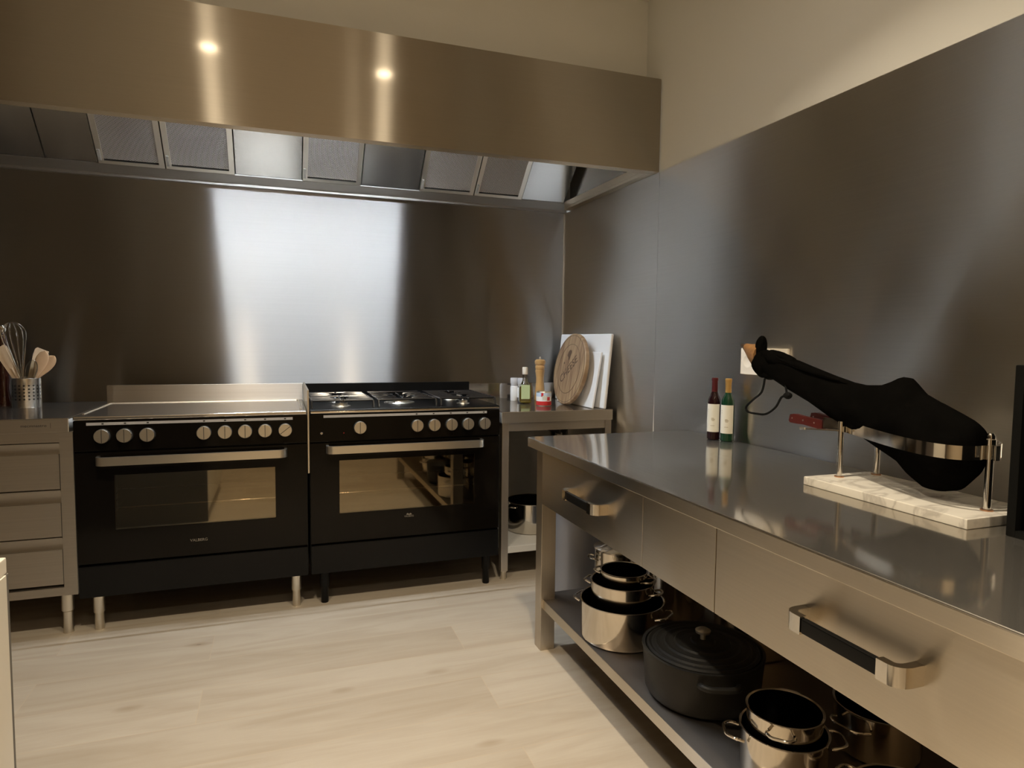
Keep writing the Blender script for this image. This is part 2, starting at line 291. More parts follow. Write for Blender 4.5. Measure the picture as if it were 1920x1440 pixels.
# ------------------------------------------------------------------ builders
def woff(o):
    v = Vector((0, 0, 0))
    while o is not None: v = v + o.location; o = o.parent
    return v
def thing(name, label, cat, loc=(0, 0, 0), rotz=0.0, group=None):
    o = bpy.data.objects.new(name, None); C.objects.link(o); o.empty_display_size = 0.1
    o.location = loc; o.rotation_euler = (0, 0, rotz); o['label'] = label; o['category'] = cat
    if group: o['group'] = group
    return o
def tag(o, label, cat, group=None):
    o['label'] = label; o['category'] = cat
    if group: o['group'] = group
    return o
class MB:
    def __init__(s): s.bm = bmesh.new(); s.mi = 0; s.flat = False
    def _fin(s, geom):
        for f in geom:
            if isinstance(f, bmesh.types.BMFace): f.material_index = s.mi
    def box(s, x0, x1, y0, y1, z0, z1, bev=0.0, seg=2, rot=None):
        n0 = set(s.bm.faces)
        r = bmesh.ops.create_cube(s.bm, size=1.0); vs = r['verts']
        for v in vs:
            v.co = Vector(((x0+x1)/2 + v.co.x*(x1-x0), (y0+y1)/2 + v.co.y*(y1-y0), (z0+z1)/2 + v.co.z*(z1-z0)))
        if rot is not None:
            c = Vector(((x0+x1)/2, (y0+y1)/2, (z0+z1)/2)); bmesh.ops.rotate(s.bm, verts=vs, cent=c, matrix=rot)
        if bev > 0:
            s.flat = True
            es = list({e for v in vs for e in v.link_edges})
            bmesh.ops.bevel(s.bm, geom=es, offset=bev, segments=seg, affect='EDGES', profile=0.5)
        s._fin(set(s.bm.faces)-n0); return s
    def hexa(s, pts):
        n0 = set(s.bm.faces); v = [s.bm.verts.new(p) for p in pts]
        for q in ((0, 3, 2, 1), (4, 5, 6, 7), (0, 1, 5, 4), (1, 2, 6, 5), (2, 3, 7, 6), (3, 0, 4, 7)): s.bm.faces.new([v[i] for i in q])
        s._fin(set(s.bm.faces)-n0); return s
    def lathe(s, prof, c=(0, 0, 0), axis='z', n=40, rot=None):
        """profile of (radius, height) pairs turned round an axis through c"""
        n0 = set(s.bm.faces); rings = []
        for r, h in prof:
            ring = []
            for i in range(n if r > 1e-6 else 1):
                a = 2*PI*i/n; p = Vector((r*math.cos(a), r*math.sin(a), h))
                if axis == 'y': p = Vector((p.x, -p.z, p.y))      # height runs towards -y
                if axis == 'x': p = Vector((-p.z, p.y, p.x))      # height runs towards -x
                if rot is not None: p = rot @ p
                ring.append(s.bm.verts.new(p + Vector(c)))
            rings.append(ring)
        for A, B in zip(rings, rings[1:]):
            if len(A) == 1 and len(B) == 1: continue
            for i in range(n):
                j = (i+1) % n
                if len(A) == 1: s.bm.faces.new((A[0], B[j], B[i]))
                elif len(B) == 1: s.bm.faces.new((A[i], A[j], B[0]))
                else: s.bm.faces.new((A[i], A[j], B[j], B[i]))
        s._fin(set(s.bm.faces)-n0); return s
    def tube(s, pts, r, n=10, closed=False, caps=True, sx=1.0):
        """round bar along a polyline; sx flattens it along the frame's second axis"""
        n0 = set(s.bm.faces); P = [Vector(p) for p in pts]; rings = []; up = None
        rr = r if isinstance(r, (list, tuple)) else [r]*len(P)
        for i, p in enumerate(P):
            if closed: t = (P[(i+1) % len(P)] - P[i-1])
            else: t = P[min(i+1, len(P)-1)] - P[max(i-1, 0)]
            t.normalize()
            if up is None:
                up = Vector((0, 0, 1)) if abs(t.z) < 0.9 else Vector((1, 0, 0))
            a = up - t*up.dot(t); a.normalize(); b = t.cross(a); up = a
            rings.append([s.bm.verts.new(p + a*(rr[i]*math.cos(2*PI*k/n)) + b*(rr[i]*sx*math.sin(2*PI*k/n))) for k in range(n)])
        idx = list(zip(rings, rings[1:])) + ([(rings[-1], rings[0])] if closed else [])
        for A, B in idx:
            for k in range(n): s.bm.faces.new((A[k], A[(k+1) % n], B[(k+1) % n], B[k]))
        if caps and not closed:
            s.bm.faces.new(list(reversed(rings[0]))); s.bm.faces.new(rings[-1])
        s._fin(set(s.bm.faces)-n0); return s
    def ribbon(s, pts, h, t, closed=False):
        """upright strip along a path in plan: height h (centred), thickness t"""
        n0 = set(s.bm.faces); P = [Vector(p) for p in pts]; rings = []
        for i, p in enumerate(P):
            if closed: d = P[(i+1) % len(P)] - P[i-1]
            else: d = P[min(i+1, len(P)-1)] - P[max(i-1, 0)]
            d.z = 0; d.normalize(); nn = Vector((-d.y, d.x, 0))*(t/2)
            rings.append([s.bm.verts.new(q) for q in (p-nn-Vector((0, 0, h/2)), p+nn-Vector((0, 0, h/2)), p+nn+Vector((0, 0, h/2)), p-nn+Vector((0, 0, h/2)))])
        for A, B in list(zip(rings, rings[1:])) + ([(rings[-1], rings[0])] if closed else []):
            for k in range(4): s.bm.faces.new((A[k], A[(k+1) % 4], B[(k+1) % 4], B[k]))
        if not closed: s.bm.faces.new(list(reversed(rings[0]))); s.bm.faces.new(rings[-1])
        s._fin(set(s.bm.faces)-n0); return s
    def loft(s, rings, cap=True):
        n0 = set(s.bm.faces); R = [[s.bm.verts.new(p) for p in r] for r in rings]; n = len(R[0])
        for A, B in zip(R, R[1:]):
            for k in range(n): s.bm.faces.new((A[k], A[(k+1) % n], B[(k+1) % n], B[k]))
        if cap: s.bm.faces.new(list(reversed(R[0]))); s.bm.faces.new(R[-1])
        s._fin(set(s.bm.faces)-n0); return s
    def ext(s, poly, axis, a, b):
        """extrude a 2-D outline along an axis between a and b; poly holds the two other coordinates in xyz order"""
        def P(u, v, w): return {'x': (w, u, v), 'y': (u, w, v), 'z': (u, v, w)}[axis]
        n0 = set(s.bm.faces)
        A = [s.bm.verts.new(P(u, v, a)) for u, v in poly]; B = [s.bm.verts.new(P(u, v, b)) for u, v in poly]; n = len(poly)
        s.bm.faces.new(A); s.bm.faces.new(list(reversed(B)))
        for k in range(n): s.bm.faces.new((A[k], B[k], B[(k+1) % n], A[(k+1) % n]))
        s._fin(set(s.bm.faces)-n0); return s
    def m(s, i): s.mi = i; return s
    def build(s, name, mats, parent=None, local=False, smooth=35):
        bmesh.ops.recalc_face_normals(s.bm, faces=s.bm.faces[:])
        if parent is not None and not local:
            o = woff(parent)
            for v in s.bm.verts: v.co -= o
        me = bpy.data.meshes.new(name); s.bm.to_mesh(me); s.bm.free()
        for mm in (mats if isinstance(mats, (list, tuple)) else [mats]): me.materials.append(mm)
        for p in me.polygons: p.use_smooth = True
        me.set_sharp_from_angle(angle=math.radians(smooth))
        ob = bpy.data.objects.new(name, me); C.objects.link(ob)
        if s.flat:
            wn = ob.modifiers.new('weighted_normals', 'WEIGHTED_NORMAL'); wn.mode = 'FACE_AREA'; wn.keep_sharp = True; wn.weight = 100
        if parent is not None: ob.parent = parent
        return ob
def struct(o): o['kind'] = 'structure'; return o
def copy_tree(o, parent=None):
    c = o.copy(); C.objects.link(c)
    if parent is not None: c.parent = parent
    for ch in list(o.children): copy_tree(ch, c)
    return c
def lettering(name, text, size, m, parent, loc, rot, extr=0.0003, spacing=1.0):
    cu = bpy.data.curves.new(name, 'FONT'); cu.body = text; cu.size = size; cu.extrude = extr
    cu.align_x = 'CENTER'; cu.align_y = 'CENTER'; cu.space_character = spacing
    t = bpy.data.objects.new(name, cu); C.objects.link(t)
    dg = bpy.context.evaluated_depsgraph_get(); dg.update()
    me = bpy.data.meshes.new_from_object(t.evaluated_get(dg)); bpy.data.objects.remove(t)
    R = Matrix.Identity(3)
    from mathutils import Euler
    E4 = Euler(rot).to_matrix().to_4x4(); E4.translation = Vector(loc) - (woff(parent) if parent else Vector((0, 0, 0)))
    me.transform(E4); me.materials.clear(); me.materials.append(m)
    o = bpy.data.objects.new(name, me); C.objects.link(o)
    if parent: o.parent = parent
    return o
def bez(pts, n=8):
    """smooth curve through points (Catmull-Rom)"""
    P = [Vector(p) for p in pts]; out = []
    for i in range(len(P)-1):
        a, b, c, d = P[max(i-1, 0)], P[i], P[i+1], P[min(i+2, len(P)-1)]
        for k in range(n):
            t = k/n
            out.append(0.5*((2*b) + (c-a)*t + (2*a-5*b+4*c-d)*t*t + (3*b-a-3*c+d)*t**3))
    out.append(P[-1]); return out

# ------------------------------------------------------------------ room shell
LW, FW, CH = -4.6, -4.75, 2.85     # left wall, wall behind the camera, ceiling height
struct(MB().box(LW-.1, 0.1, FW-.1, 0.1, -0.1, 0).build('floor', M_floor))
struct(MB().box(LW-.1, 0.1, FW-.1, 0.1, CH, CH+.1).build('ceiling', M_ceil))
struct(MB().box(LW-.1, 0.1, 0.004, 0.1, 0, CH).build('wall_back', M_plaster))
struct(MB().box(0.004, 0.1, FW, 0.004, 0, CH).build('wall_right', M_plaster))
struct(MB().box(LW-.1, LW, FW, 0.004, 0, CH).build('wall_left', M_brownwall))
struct(MB().box(LW-.1, 0.1, FW-.1, FW, 0, CH).build('wall_front', M_tan))
struct(MB().box(LW, 0.004, -0.945, 0.0, 2.452, CH).build('wall_bulkhead', M_plaster))
struct(MB().box(-3.25, -0.0005, 0.0, 0.004, 0.0, 2.07).build('trim_1', M_splash))           # back cladding
struct(MB().box(0.0, 0.004, -1.087, 0.0, 0.0, 2.016).build('trim_2', M_right))            # right cladding, two sheets
struct(MB().box(0.0, 0.004, FW, -1.0905, 0.0, 2.016).build('trim_3', M_right))
struct(MB().box(-0.004, 0.0, -0.004, 0.0, 0.87, 2.02, bev=.001).build('trim_4', M_satin))   # bright corner bead
struct(MB().box(LW, -3.3, FW, FW+.012, 0, 0.1).build('baseboard_front', M_white))

# ------------------------------------------------------------------ ceiling downlights, back pair added as fill
proto = None
for i, (lx, ly) in enumerate(LAMPS):
    if proto is None:
        d = thing('ceiling_downlight', '', 'light', (lx, ly, CH), 0, 'recessed ceiling downlights')
        MB().lathe([(0.046, 0.0), (0.058, -0.001), (0.06, -0.004), (0.054, -0.008), (0.047, -0.007), (0.046, 0.0)]).build('trim_ring', M_satin, d, local=True)
        MB().lathe([(0.0, -0.010), (0.046, -0.010)]).build('lens', M_lens, d, local=True)
        proto = d
    else:
        d = copy_tree(proto); d.location = (lx, ly, CH)
    d['label'] = 'round recessed ceiling downlight ' + ({-2.035: 'over the middle of the floor', -1.06: 'before the hood, nearer the steel side wall'}[lx] if ly > -3 else
        {-2.035: 'added unseen above the camera for fill light', -1.06: 'added unseen behind the camera for fill, nearest the steel wall'}[lx])

# ------------------------------------------------------------------ extractor hood
HY, HZ0, HZ1 = -1.089, 2.016, 2.4386
hood = thing('extractor_hood', 'long brushed stainless steel extractor hood over both ranges', 'extractor hood', (-1.6, -.55, HZ0))
MB().box(-3.25, -0.002, HY, HY+.012, HZ0, HZ1, bev=.0015).box(-3.25, -0.002, HY+.012, HY+.05, HZ0, HZ0+.012).build('front_panel', M_hood, hood)
MB().box(-3.25, -0.002, HY+.012, -0.002, HZ1-.012, HZ1).build('top_panel', M_filterpanel, hood)
MB().box(-3.25, -3.238, HY+.012, -0.002, HZ0, HZ1-.012).build('end_panel', M_filterpanel, hood)
MB().box(-0.016, -0.004, HY+.05, -0.12, HZ0+.05, HZ1-.014).build('end_panel', M_filterpanel, hood)
MB().ext([(-.002, HZ0), (-.030, HZ0), (-.030, HZ0+.013), (-.100, HZ0+.040), (-.100, HZ0+.044), (-.027, HZ0+.018), (-.012, HZ0+.018), (-.012, HZ0+.07), (-.002, HZ0+.07)], 'x', -3.238, -0.002).build('grease_gutter', M_gutter, hood)
MB().box(-0.045, -0.002, HY+.05, -0.10, HZ0, HZ0+.016, bev=.002).box(-0.045, -0.037, HY+.05, -0.10, HZ0+.016, HZ0+.05, bev=.002).build('side_rail', M_sy, hood)
# sloping filter bank from the gutter up to the top panel
edges = [-3.238, -3.02, -2.71, -2.494, -2.203, -1.885, -1.56, -1.254, -0.936, -0.618, -0.322, -0.048]
kinds = 'ppp' 'ff' 'p' 'f' 'p' 'ff' 'p'
A0, A1 = Vector((0, -0.10, 2.062)), Vector((0, -0.46, 2.404))
sl = (A1-A0); slen = sl.length; sl.normalize(); nrm = Vector((0, -sl.z, sl.y)) * 1.0
if nrm.z > 0: nrm = -nrm
ang = math.atan2(sl.z, -sl.y)
def slab(mb, x0, x1, s0, s1, t0, t1):
    pts = []
    for t in (t0, t1):
        for (x, s_) in ((x0, s0), (x1, s0), (x1, s1), (x0, s1)):
            p = A0 + sl*s_ + nrm*t; pts.append((x, p.y, p.z))
    return mb.hexa(pts)
for i, k in enumerate(kinds):
    x0, x1 = edges[i]+.003, edges[i+1]-.003
    if k == 'p':
        slab(MB(), x0, x1, 0, slen, -.006, 0.0).build('blank_panel', M_filterpanel, hood)
    else:
        mb = MB(); w = .025
        slab(mb, x0, x0+w, 0, slen, -.01, .008); slab(mb, x1-w, x1, 0, slen, -.01, .008); slab(mb, x0+w, x1-w, 0, w*.7, -.01, .008); slab(mb, x0+w, x1-w, slen-w, slen, -.01, .008)
        fr = mb.build('grease_filter', M_satin, hood)
        # mesh panel built flat then tilted, so its pattern lies in its own plane
        me = MB().box(-(x1-x0)/2+w, (x1-x0)/2-w, w*.7-slen/2, slen/2-w, -.004, .002).build('filter_mesh', M_mesh, fr, local=True)
        c = A0 + sl*(slen/2); me.location = Vector(((x0+x1)/2, c.y, c.z)) - woff(hood)
        me.rotation_euler = (-ang, 0, 0)
        slab(MB(), x0+.004, x0+.016, .02, .075, .008, .016).build('latch', M_markgrey, fr)
tubeg = MB().box(-2.11, -0.845, -0.80, -0.70, 2.365, 2.425, bev=.004).box(-2.11, -0.845, -0.703, -0.70, 2.316, 2.37).box(-2.11, -0.845, -0.80, -0.797, 2.316, 2.37).build('light_fitting', M_white, hood)
MB().tube([(-2.07, -.75, 2.335), (-0.885, -.75, 2.335)], 0.017, 14).build('fluorescent_tube', M_tube, tubeg)
MB().box(-2.104, -2.07, -.77, -.73, 2.31, 2.366).build('tube_holder', M_white, tubeg)
MB().box(-.885, -.851, -.77, -.73, 2.31, 2.366).build('tube_holder', M_white, tubeg)

# ------------------------------------------------------------------ ranges
FY = -0.745
def knob(parent, x, z, turn=0.0, m=M_satin):
    k = MB().lathe([(0.0, 0), (0.022, 0), (0.024, .003), (0.0285, .006), (0.029, .022), (0.027, .026), (0.0, .026)], (0, 0, 0), 'y', 32)
    k.m(1).box(-.0012, .0012, -.0266, -.0255, -.026, .026)
    o = k.build('knob', [M_satin, M_mark], parent, local=True); o.location = Vector((x, FY-.002, z)) - woff(parent); o.rotation_euler = (0, turn, 0)
    r = MB().lathe([(0.0285, 0.0), (0.0315, 0.0), (0.0315, .0025), (0.0285, .0025)], (0, 0, 0), 'y', 32).build('knob_ring', M_black, o, local=True)
    return o
def bar_handle(parent, x0, x1, z0, z1, y, proj=.05, name='handle', th=.011):
    pts = [(x0, y, 0), (x0, y-proj*.55, 0)]
    for i in range(1, 7):
        a = PI/2*i/6; pts.append((x0+.028*(1-math.cos(a)), y-proj*.55-(proj*.45)*math.sin(a), 0))
    for i in range(6, -1, -1):
        a = PI/2*i/6; pts.append((x1-.028*(1-math.cos(a)), y-proj*.55-(proj*.45)*math.sin(a), 0))
    pts += [(x1, y, 0)]
    return MB().ribbon([(p[0], p[1], (z0+z1)/2) for p in pts], z1-z0, th).build(name, M_satin, parent)
def make_range(name, label, x0, x1, legmat, winx, winz, hx, hz, logo, logoxz):
    r = thing(name, label, 'oven range', ((x0+x1)/2, -.45, 0))
    b = MB()
    b.box(x0, x0+.05, FY+.022, -.18, .15, .882).box(x1-.05, x1, FY+.022, -.18, .15, .882)
    b.box(x0+.05, x1-.05, FY+.022, -.18, .15, .40).box(x0+.05, x1-.05, FY+.022, -.18, .70, .882).box(x0+.05, x1-.05, -.26, -.18, .40, .70)
    b.build('body', M_cav if False else M_black, r)
    MB().box(x0, x1, FY, FY+.02, .758, .884, bev=.004).build('control_panel', M_blackglass, r)
    d = MB(); wx0, wx1 = winx; wz0, wz1 = winz
    d.box(x0+.002, wx0, FY, FY+.02, .292, .752).box(wx1, x1-.002, FY, FY+.02, .292, .752).box(wx0, wx1, FY, FY+.02, .292, wz0).box(wx0, wx1, FY, FY+.02, wz1, .752)
    door = d.build('door', M_blackglass, r)
    MB().box(wx0, wx1, FY+.001, FY+.007, wz0, wz1).build('window_pane', M_window, door)
    bar_handle(door, hx[0], hx[1], hz[0], hz[1], FY)
    rk = MB(); ry = FY+.06; zr = .505
    rk.tube([(x0+.06, ry, zr), (x1-.06, ry, zr)], .003, 8).tube([(x0+.06, -.30, zr), (x1-.06, -.30, zr)], .003, 8)
    for i in range(25):
        xx = x0+.075+i*(x1-x0-.15)/24; rk.tube([(xx, ry-.004, zr+.003), (xx, -.30, zr+.003)], .0018, 6)
    rk.build('oven_rack', M_chrome, r)
    MB().box(x0+.002, x1-.002, FY, FY+.02, .15, .281, bev=.003).build('drawer', M_black, r)
    for lx in (x0+.062, x1-.053):
        for ly in (-.70, -.24):
            MB().lathe([(0, 0), (.0165, 0), (.0175, .006), (.0175, .07), (.0215, .076), (.0215, .15), (0, .15)], (lx, ly, 0), 'z', 24).build('leg', legmat, r)
    lettering('lettering', logo[0], logo[1], M_markgrey, door, (logoxz[0], FY-.0004, logoxz[1]), (PI/2, 0, 0))
    return r
# electric range
EX0, EX1 = -2.471, -1.571
er = make_range('electric_range', 'black electric range with flat steel top and steel legs, left of the gas range', EX0, EX1, M_satin, (-2.33, -1.708), (.428, .656), (-2.383, -1.663), (.704, .739), ('VALBERG', .0165), (-2.02, .356))
MB().box(EX0, EX1, FY-.002, -.16, .885, .902, bev=.005, seg=3).build('cooktop', M_topx, er)
ring = [(-2.452, -.665), (-2.452, -.20), (-1.595, -.20), (-1.595, -.665)]
bead = MB().tube([(-2.452, -.668, .902), (-2.452, -.21, .902), (-2.444, -.198, .902), (-1.603, -.198, .902), (-1.595, -.21, .902), (-1.595, -.668, .902)], .0045, 8).build('raised_bead', M_satin, er)
MB().box(EX0, EX1, -.185, -.165, .902, .989, bev=.002).build('backguard', M_sx, er)
MB().box(-1.569, -1.5625, FY-.004, -.17, .62, .995).build('side_sheet', M_satin, er)
for x, tr in zip([-2.366, -2.286, -2.203, -1.99, -1.908, -1.828, -1.747, -1.664], [0, 0, 0, 0, 0, 0, 0, 0.9]): knob(er, x, .821, tr)
stp = MB().box(-2.424, -1.632, FY-.0008, FY+.002, .864, .8755); stp.m(1)
for x in [-2.366, -2.286, -2.203, -1.99, -1.908, -1.828, -1.747, -1.664]: stp.box(x-.004, x+.004, FY-.0012, FY-.0006, .867, .8725)
stp.build('symbol_strip', [M_strip, M_mark], er)
# gas range
GX0, GX1 = -1.5605, -0.6605
gr = make_range('gas_range', 'black gas range with five burners and black legs, right of the electric range', GX0, GX1, M_black, (-1.432, -.79), (.424, .67), (-1.485, -.757), (.709, .744), ('VALBERG', .011), (-1.112, .386))
em = MB().ext([(-1.126, .394), (-1.119, .401), (-1.112, .396), (-1.105, .401), (-1.098, .394), (-1.112, .392)], 'y', FY-.0006, FY).build('emblem', M_markgrey, gr)
MB().box(GX0, GX1, FY-.002, -.16, .885, .905, bev=.006, seg=3).build('hob_tray', M_black, gr)
MB().box(GX0+.004, GX1-.004, FY-.0035, FY+.004, .888, .898, bev=.003).build('front_trim', M_chrome, gr)
MB().box(GX0, GX1, -.187, -.167, .905, .987, bev=.002).build('backguard', M_black, gr)
for x, tr in zip([-1.34, -1.076, -.994, -.91, -.828, -.744], [0]*6): knob(gr, x, .8205, tr)
stp = MB().box(-1.50, -.728, FY-.0008, FY+.002, .868, .8795); stp.m(1)
for x in [-1.076, -.994, -.91, -.828, -.744]: stp.box(x-.004, x+.004, FY-.0012, FY-.0006, .871, .8765)
stp.build('symbol_strip', [M_strip, M_mark], gr)
MB().lathe([(0, 0), (.006, 0), (.006, .004), (.004, .006), (0, .006)], (-1.509, FY, .798), 'y', 20).build('ignition_button', M_chrome, gr)
MB().lathe([(0, 0), (.003, 0), (.003, .001), (0, .001)], (-1.411, FY, .796), 'y', 14).build('indicator_lamp', M_pinkled, gr)
def burner(x, y, r):
    b = MB().m(0).lathe([(0, .905), (r*1.5, .905), (r*1.45, .908), (r*1.05, .909), (r, .912), (r, .921), (0, .921)], (x, y, 0), 'z', 32)
    o = b.build('burner', M_satin, gr)
    MB().lathe([(0, .921), (r*.86, .921), (r*.9, .924), (r*.8, .929), (0, .930)], (x, y, 0), 'z', 32).build('burner_cap', M_grate, o)
BUR = [(-1.41, -.60, .03), (-1.41, -.34, .036), (-1.11, -.47, .052), (-.81, -.60, .022), (-.81, -.34, .036)]
for b in BUR: burner(*b)
for gi, gx in enumerate((-1.41, -1.11, -.81)):
    g = MB(); h = .138; z = .938; hz = .94; y0, y1 = -.705, -.225
    R = lambda pts, r=.0052: g.tube(pts, r, 8)
    R([(gx-h, y0, .906), (gx-h, y0+.01, hz-.002), (gx-h, y0+.03, hz), (gx-h, y1-.03, hz), (gx-h, y1-.01, hz-.002), (gx-h, y1, .906)])
    R([(gx+h, y0, .906), (gx+h, y0+.01, hz-.002), (gx+h, y0+.03, hz), (gx+h, y1-.03, hz), (gx+h, y1-.01, hz-.002), (gx+h, y1, .906)])
    R([(gx-h, y0+.02, hz), (gx+h, y0+.02, hz)]); R([(gx-h, y1-.02, hz), (gx+h, y1-.02, hz)])
    if gi != 1: R([(gx-h, (y0+y1)/2, hz), (gx+h, (y0+y1)/2, hz)])
    bl = [b for b in BUR if abs(b[0]-gx) < .01]
    for bx, by, br in bl:
        for dy in (-.07, -.024, .024, .07):
            ln = .10 if abs(dy) > .05 else .112
            if gi == 1: dy *= 1.9
            for sg in (-1, 1):
                R([(gx+sg*h, by+dy, hz), (gx+sg*(h-ln+.012), by+dy, hz), (gx+sg*(h-ln), by+dy, hz-.004)], .0048)
        for sg in (-1, 1):
            R([(bx, by+sg*.12, hz), (bx, by+sg*.035, hz), (bx, by+sg*.03, hz-.004)], .0048)
        if gi == 1:
            for a in (PI/4, 3*PI/4, 5*PI/4, 7*PI/4):
                R([(bx+.10*math.cos(a), by+.10*math.sin(a), hz), (bx+.04*math.cos(a), by+.04*math.sin(a), hz)], .0048)
    g.build('pan_support', M_grate, gr)

# ------------------------------------------------------------------ steel drawer unit, far left
du = thing('drawer_unit', 'stainless steel unit of three drawers at the left edge, holding the utensil pot', 'drawer unit', (-2.84, -.4, 0))
DX0, DX1 = -3.21, -2.472
MB().box(DX0, DX1-.012, FY-.001, -.004, .840, .895, bev=.003).m(1).box(DX0, DX1-.012, FY+.0005, -.004, .892, .897, bev=.002).build('worktop', [M_sx, M_topx], du)
MB().box(DX1-.047, DX1, FY, FY+.03, .172, .840).box(DX0, DX0+.047, FY, FY+.03, .172, .84).box(DX0+.047, DX1-.047, FY+.002, FY+.03, .80, .84).box(DX0+.047, DX1-.047, FY+.002, FY+.03, .172, .205).box(DX0, DX0+.01, FY+.03, -.01, .172, .84).box(DX1-.01, DX1, FY+.03, -.01, .172, .84).box(DX0+.01, DX1-.01, FY+.03, -.01, .172, .18).build('carcass', M_sx, du)
for z1, zm, z0 in ((.796, .752, .611), (.605, .553, .416), (.410, .362, .219)):
    dr = MB().box(DX0+.05, DX1-.05, FY+.001, FY+.02, z0, zm).build('drawer', M_sx, du)
    n = 8; pr = [(FY+.03, z1), (FY+.006, z1)]
    for i in range(n+1):
        t = i/n; pr.append((FY+.006+.009*math.sin(PI*t*.9)+.003*t, z1-.002-(z1-zm-.002)*t))
    pr.append((FY+.03, zm))
    MB().ext(pr, 'x', DX0+.05, DX1-.05).build('pull_lip', M_sx, dr)
for lx in (DX0+.05, DX1-.05):
    for ly in (-.695, -.08):
        MB().lathe([(0, 0), (.019, 0), (.020, .008), (.0185, .012), (.0185, .09), (.0235, .095), (.0235, .172), (0, .172)], (lx, ly, 0), 'z', 24).build('leg', M_satin, du)
lettering('lettering', 'mecmnastro', .0165, M_mark, du, (-2.603, FY-.0014, .869), (PI/2, 0, 0), spacing=1.05)
MB().box(-2.5465, -2.5455, FY-.0014, FY-.0008, .858, .879).build('logo_bar', M_mark, du)

# utensil pot and utensils
UX, UY, UZ = -2.783, -.225, .897
up = thing('utensil_pot', 'perforated stainless steel pot holding wooden utensils on the drawer unit', 'utensil pot', (UX, UY, UZ))
MB().lathe([(0, 0), (.057, 0), (.058, .002), (.058, .133), (.0565, .135), (.055, .133), (.055, .003), (0, .003)], (0, 0, 0), 'z', 56).build('pot_wall', M_perf, up, local=True)
def utensil(name, label, cat, base, tip, build, m):
    b, t = Vector(base), Vector(tip); d = (t-b); L_ = d.length
    o = thing(name, label, cat, base)
    q = d.to_track_quat('Z', 'X'); o.rotation_mode = 'XYZ'; o.rotation_euler = q.to_euler()
    build(o, L_, m); return o
def flat_spatula(o, L_, m, w=.028):
    MB().tube([(0, 0, 0), (0, 0, L_-.10)], .006, 10).build('handle', m, o, local=True)
    MB().ext([(-.009, L_-.20), (-w*.72, L_-.13), (-w, L_-.03), (-w*1.02, L_), (w*.7, L_+.008), (w*.98, L_), (w, L_-.03), (w*.72, L_-.13), (.009, L_-.20)], 'y', -.0035, .0035).build('blade', m, o, local=True)
def spoon(o, L_, m):
    MB().tube([(0, 0, 0), (0, 0, L_-.13)], [.0055, .0065], 10).build('handle', m, o, local=True)
    b = MB(); R = []
    for i in range(19):
        t = i/18; z = L_-.14+.14*t
        w = .026*math.sqrt(max(1-((t-.68)/.32)**2, .02)) if t > .68 else .008+.018*math.sin(PI/2*t/.68)**1.6
        R.append([(w*math.cos(2*PI*k/16), (.0045+.0015*(1-t))*math.sin(2*PI*k/16), z) for k in range(16)])
    b.loft(R).build('bowl', m, o, local=True)
utensil('wooden_spatula', 'pale wooden spatula leaning left out of the utensil pot', 'spatula', (-2.755, -.235, .905), (-2.873, -.235, 1.168), lambda o, l, m: flat_spatula(o, l, m, .026), M_beech)
utensil('wooden_spatula', 'flat wooden spatula standing behind the spoons in the utensil pot', 'spatula', (-2.80, -.205, .905), (-2.726, -.19, 1.158), lambda o, l, m: flat_spatula(o, l, m, .027), M_beech)
utensil('wooden_spoon', 'upright wooden spoon in front of the flat spatula in the pot', 'spoon', (-2.79, -.235, .905), (-2.70, -.235, 1.155), spoon, M_beech2)
utensil('wooden_spoon', 'wooden spoon leaning furthest right out of the utensil pot', 'spoon', (-2.838, -.225, .905), (-2.668, -.225, 1.132), spoon, M_beech2)
utensil('plastic_spoon', 'clear plastic spoon in front of the wooden spoons in the pot', 'spoon', (-2.792, -.250, .905), (-2.738, -.262, 1.115), spoon, M_clear)
def whisk(o, L_, m):
    MB().lathe([(0, 0), (.009, .002), (.010, .06), (.008, .115), (.006, .12), (0, .12)], (0, 0, 0), 'z', 20).build('handle', M_satin, o, local=True)
    for k in range(6):
        a = PI*k/6; pts = []
        for i in range(33):
            t = i/32; s = 1-abs(2*t-1); sg = 1 if t < .5 else -1
            prof = bez([(.004, 0, .11), (.007, 0, .15), (.022, 0, .24), (.034, 0, .31), (.033, 0, .345), (.018, 0, .372), (0, 0, .38)], 4)
            u = s*(len(prof)-1); j = min(int(u), len(prof)-2); p = prof[j].lerp(prof[j+1], u-j)
            z = .11+(p.z-.11)*(L_-.11)/.27
            pts.append((1.35*sg*p.x*math.cos(a), 1.35*sg*p.x*math.sin(a), z))
        MB().tube(pts, .0015, 6).build('wire', M_chrome, o, local=True)
utensil('balloon_whisk', 'steel balloon whisk standing tallest in the utensil pot', 'whisk', (-2.775, -.25, .903), (-2.822, -.25, 1.285), whisk, M_chrome)
pm = thing('pepper_mill', 'dark brown mill with chrome top, cut off by the left frame edge', 'pepper mill', (-2.888, -.16, .897))
MB().lathe([(0, 0), (.03, 0), (.032, .004), (.032, .03), (.026, .045), (.022, .09), (.026, .15), (.027, .19), (.02, .22), (.0, .22)], n=32).build('body', M_brownred, pm, local=True)
MB().lathe([(0, .22), (.018, .22), (.02, .235), (.022, .30), (.014, .33), (.0, .335)], n=32).build('head', M_brownred, pm, local=True)
MB().lathe([(0, .335), (.006, .335), (.016, .35), (.017, .362), (.011, .374), (0, .377)], n=24).build('chrome_knob', M_chrome, pm, local=True)

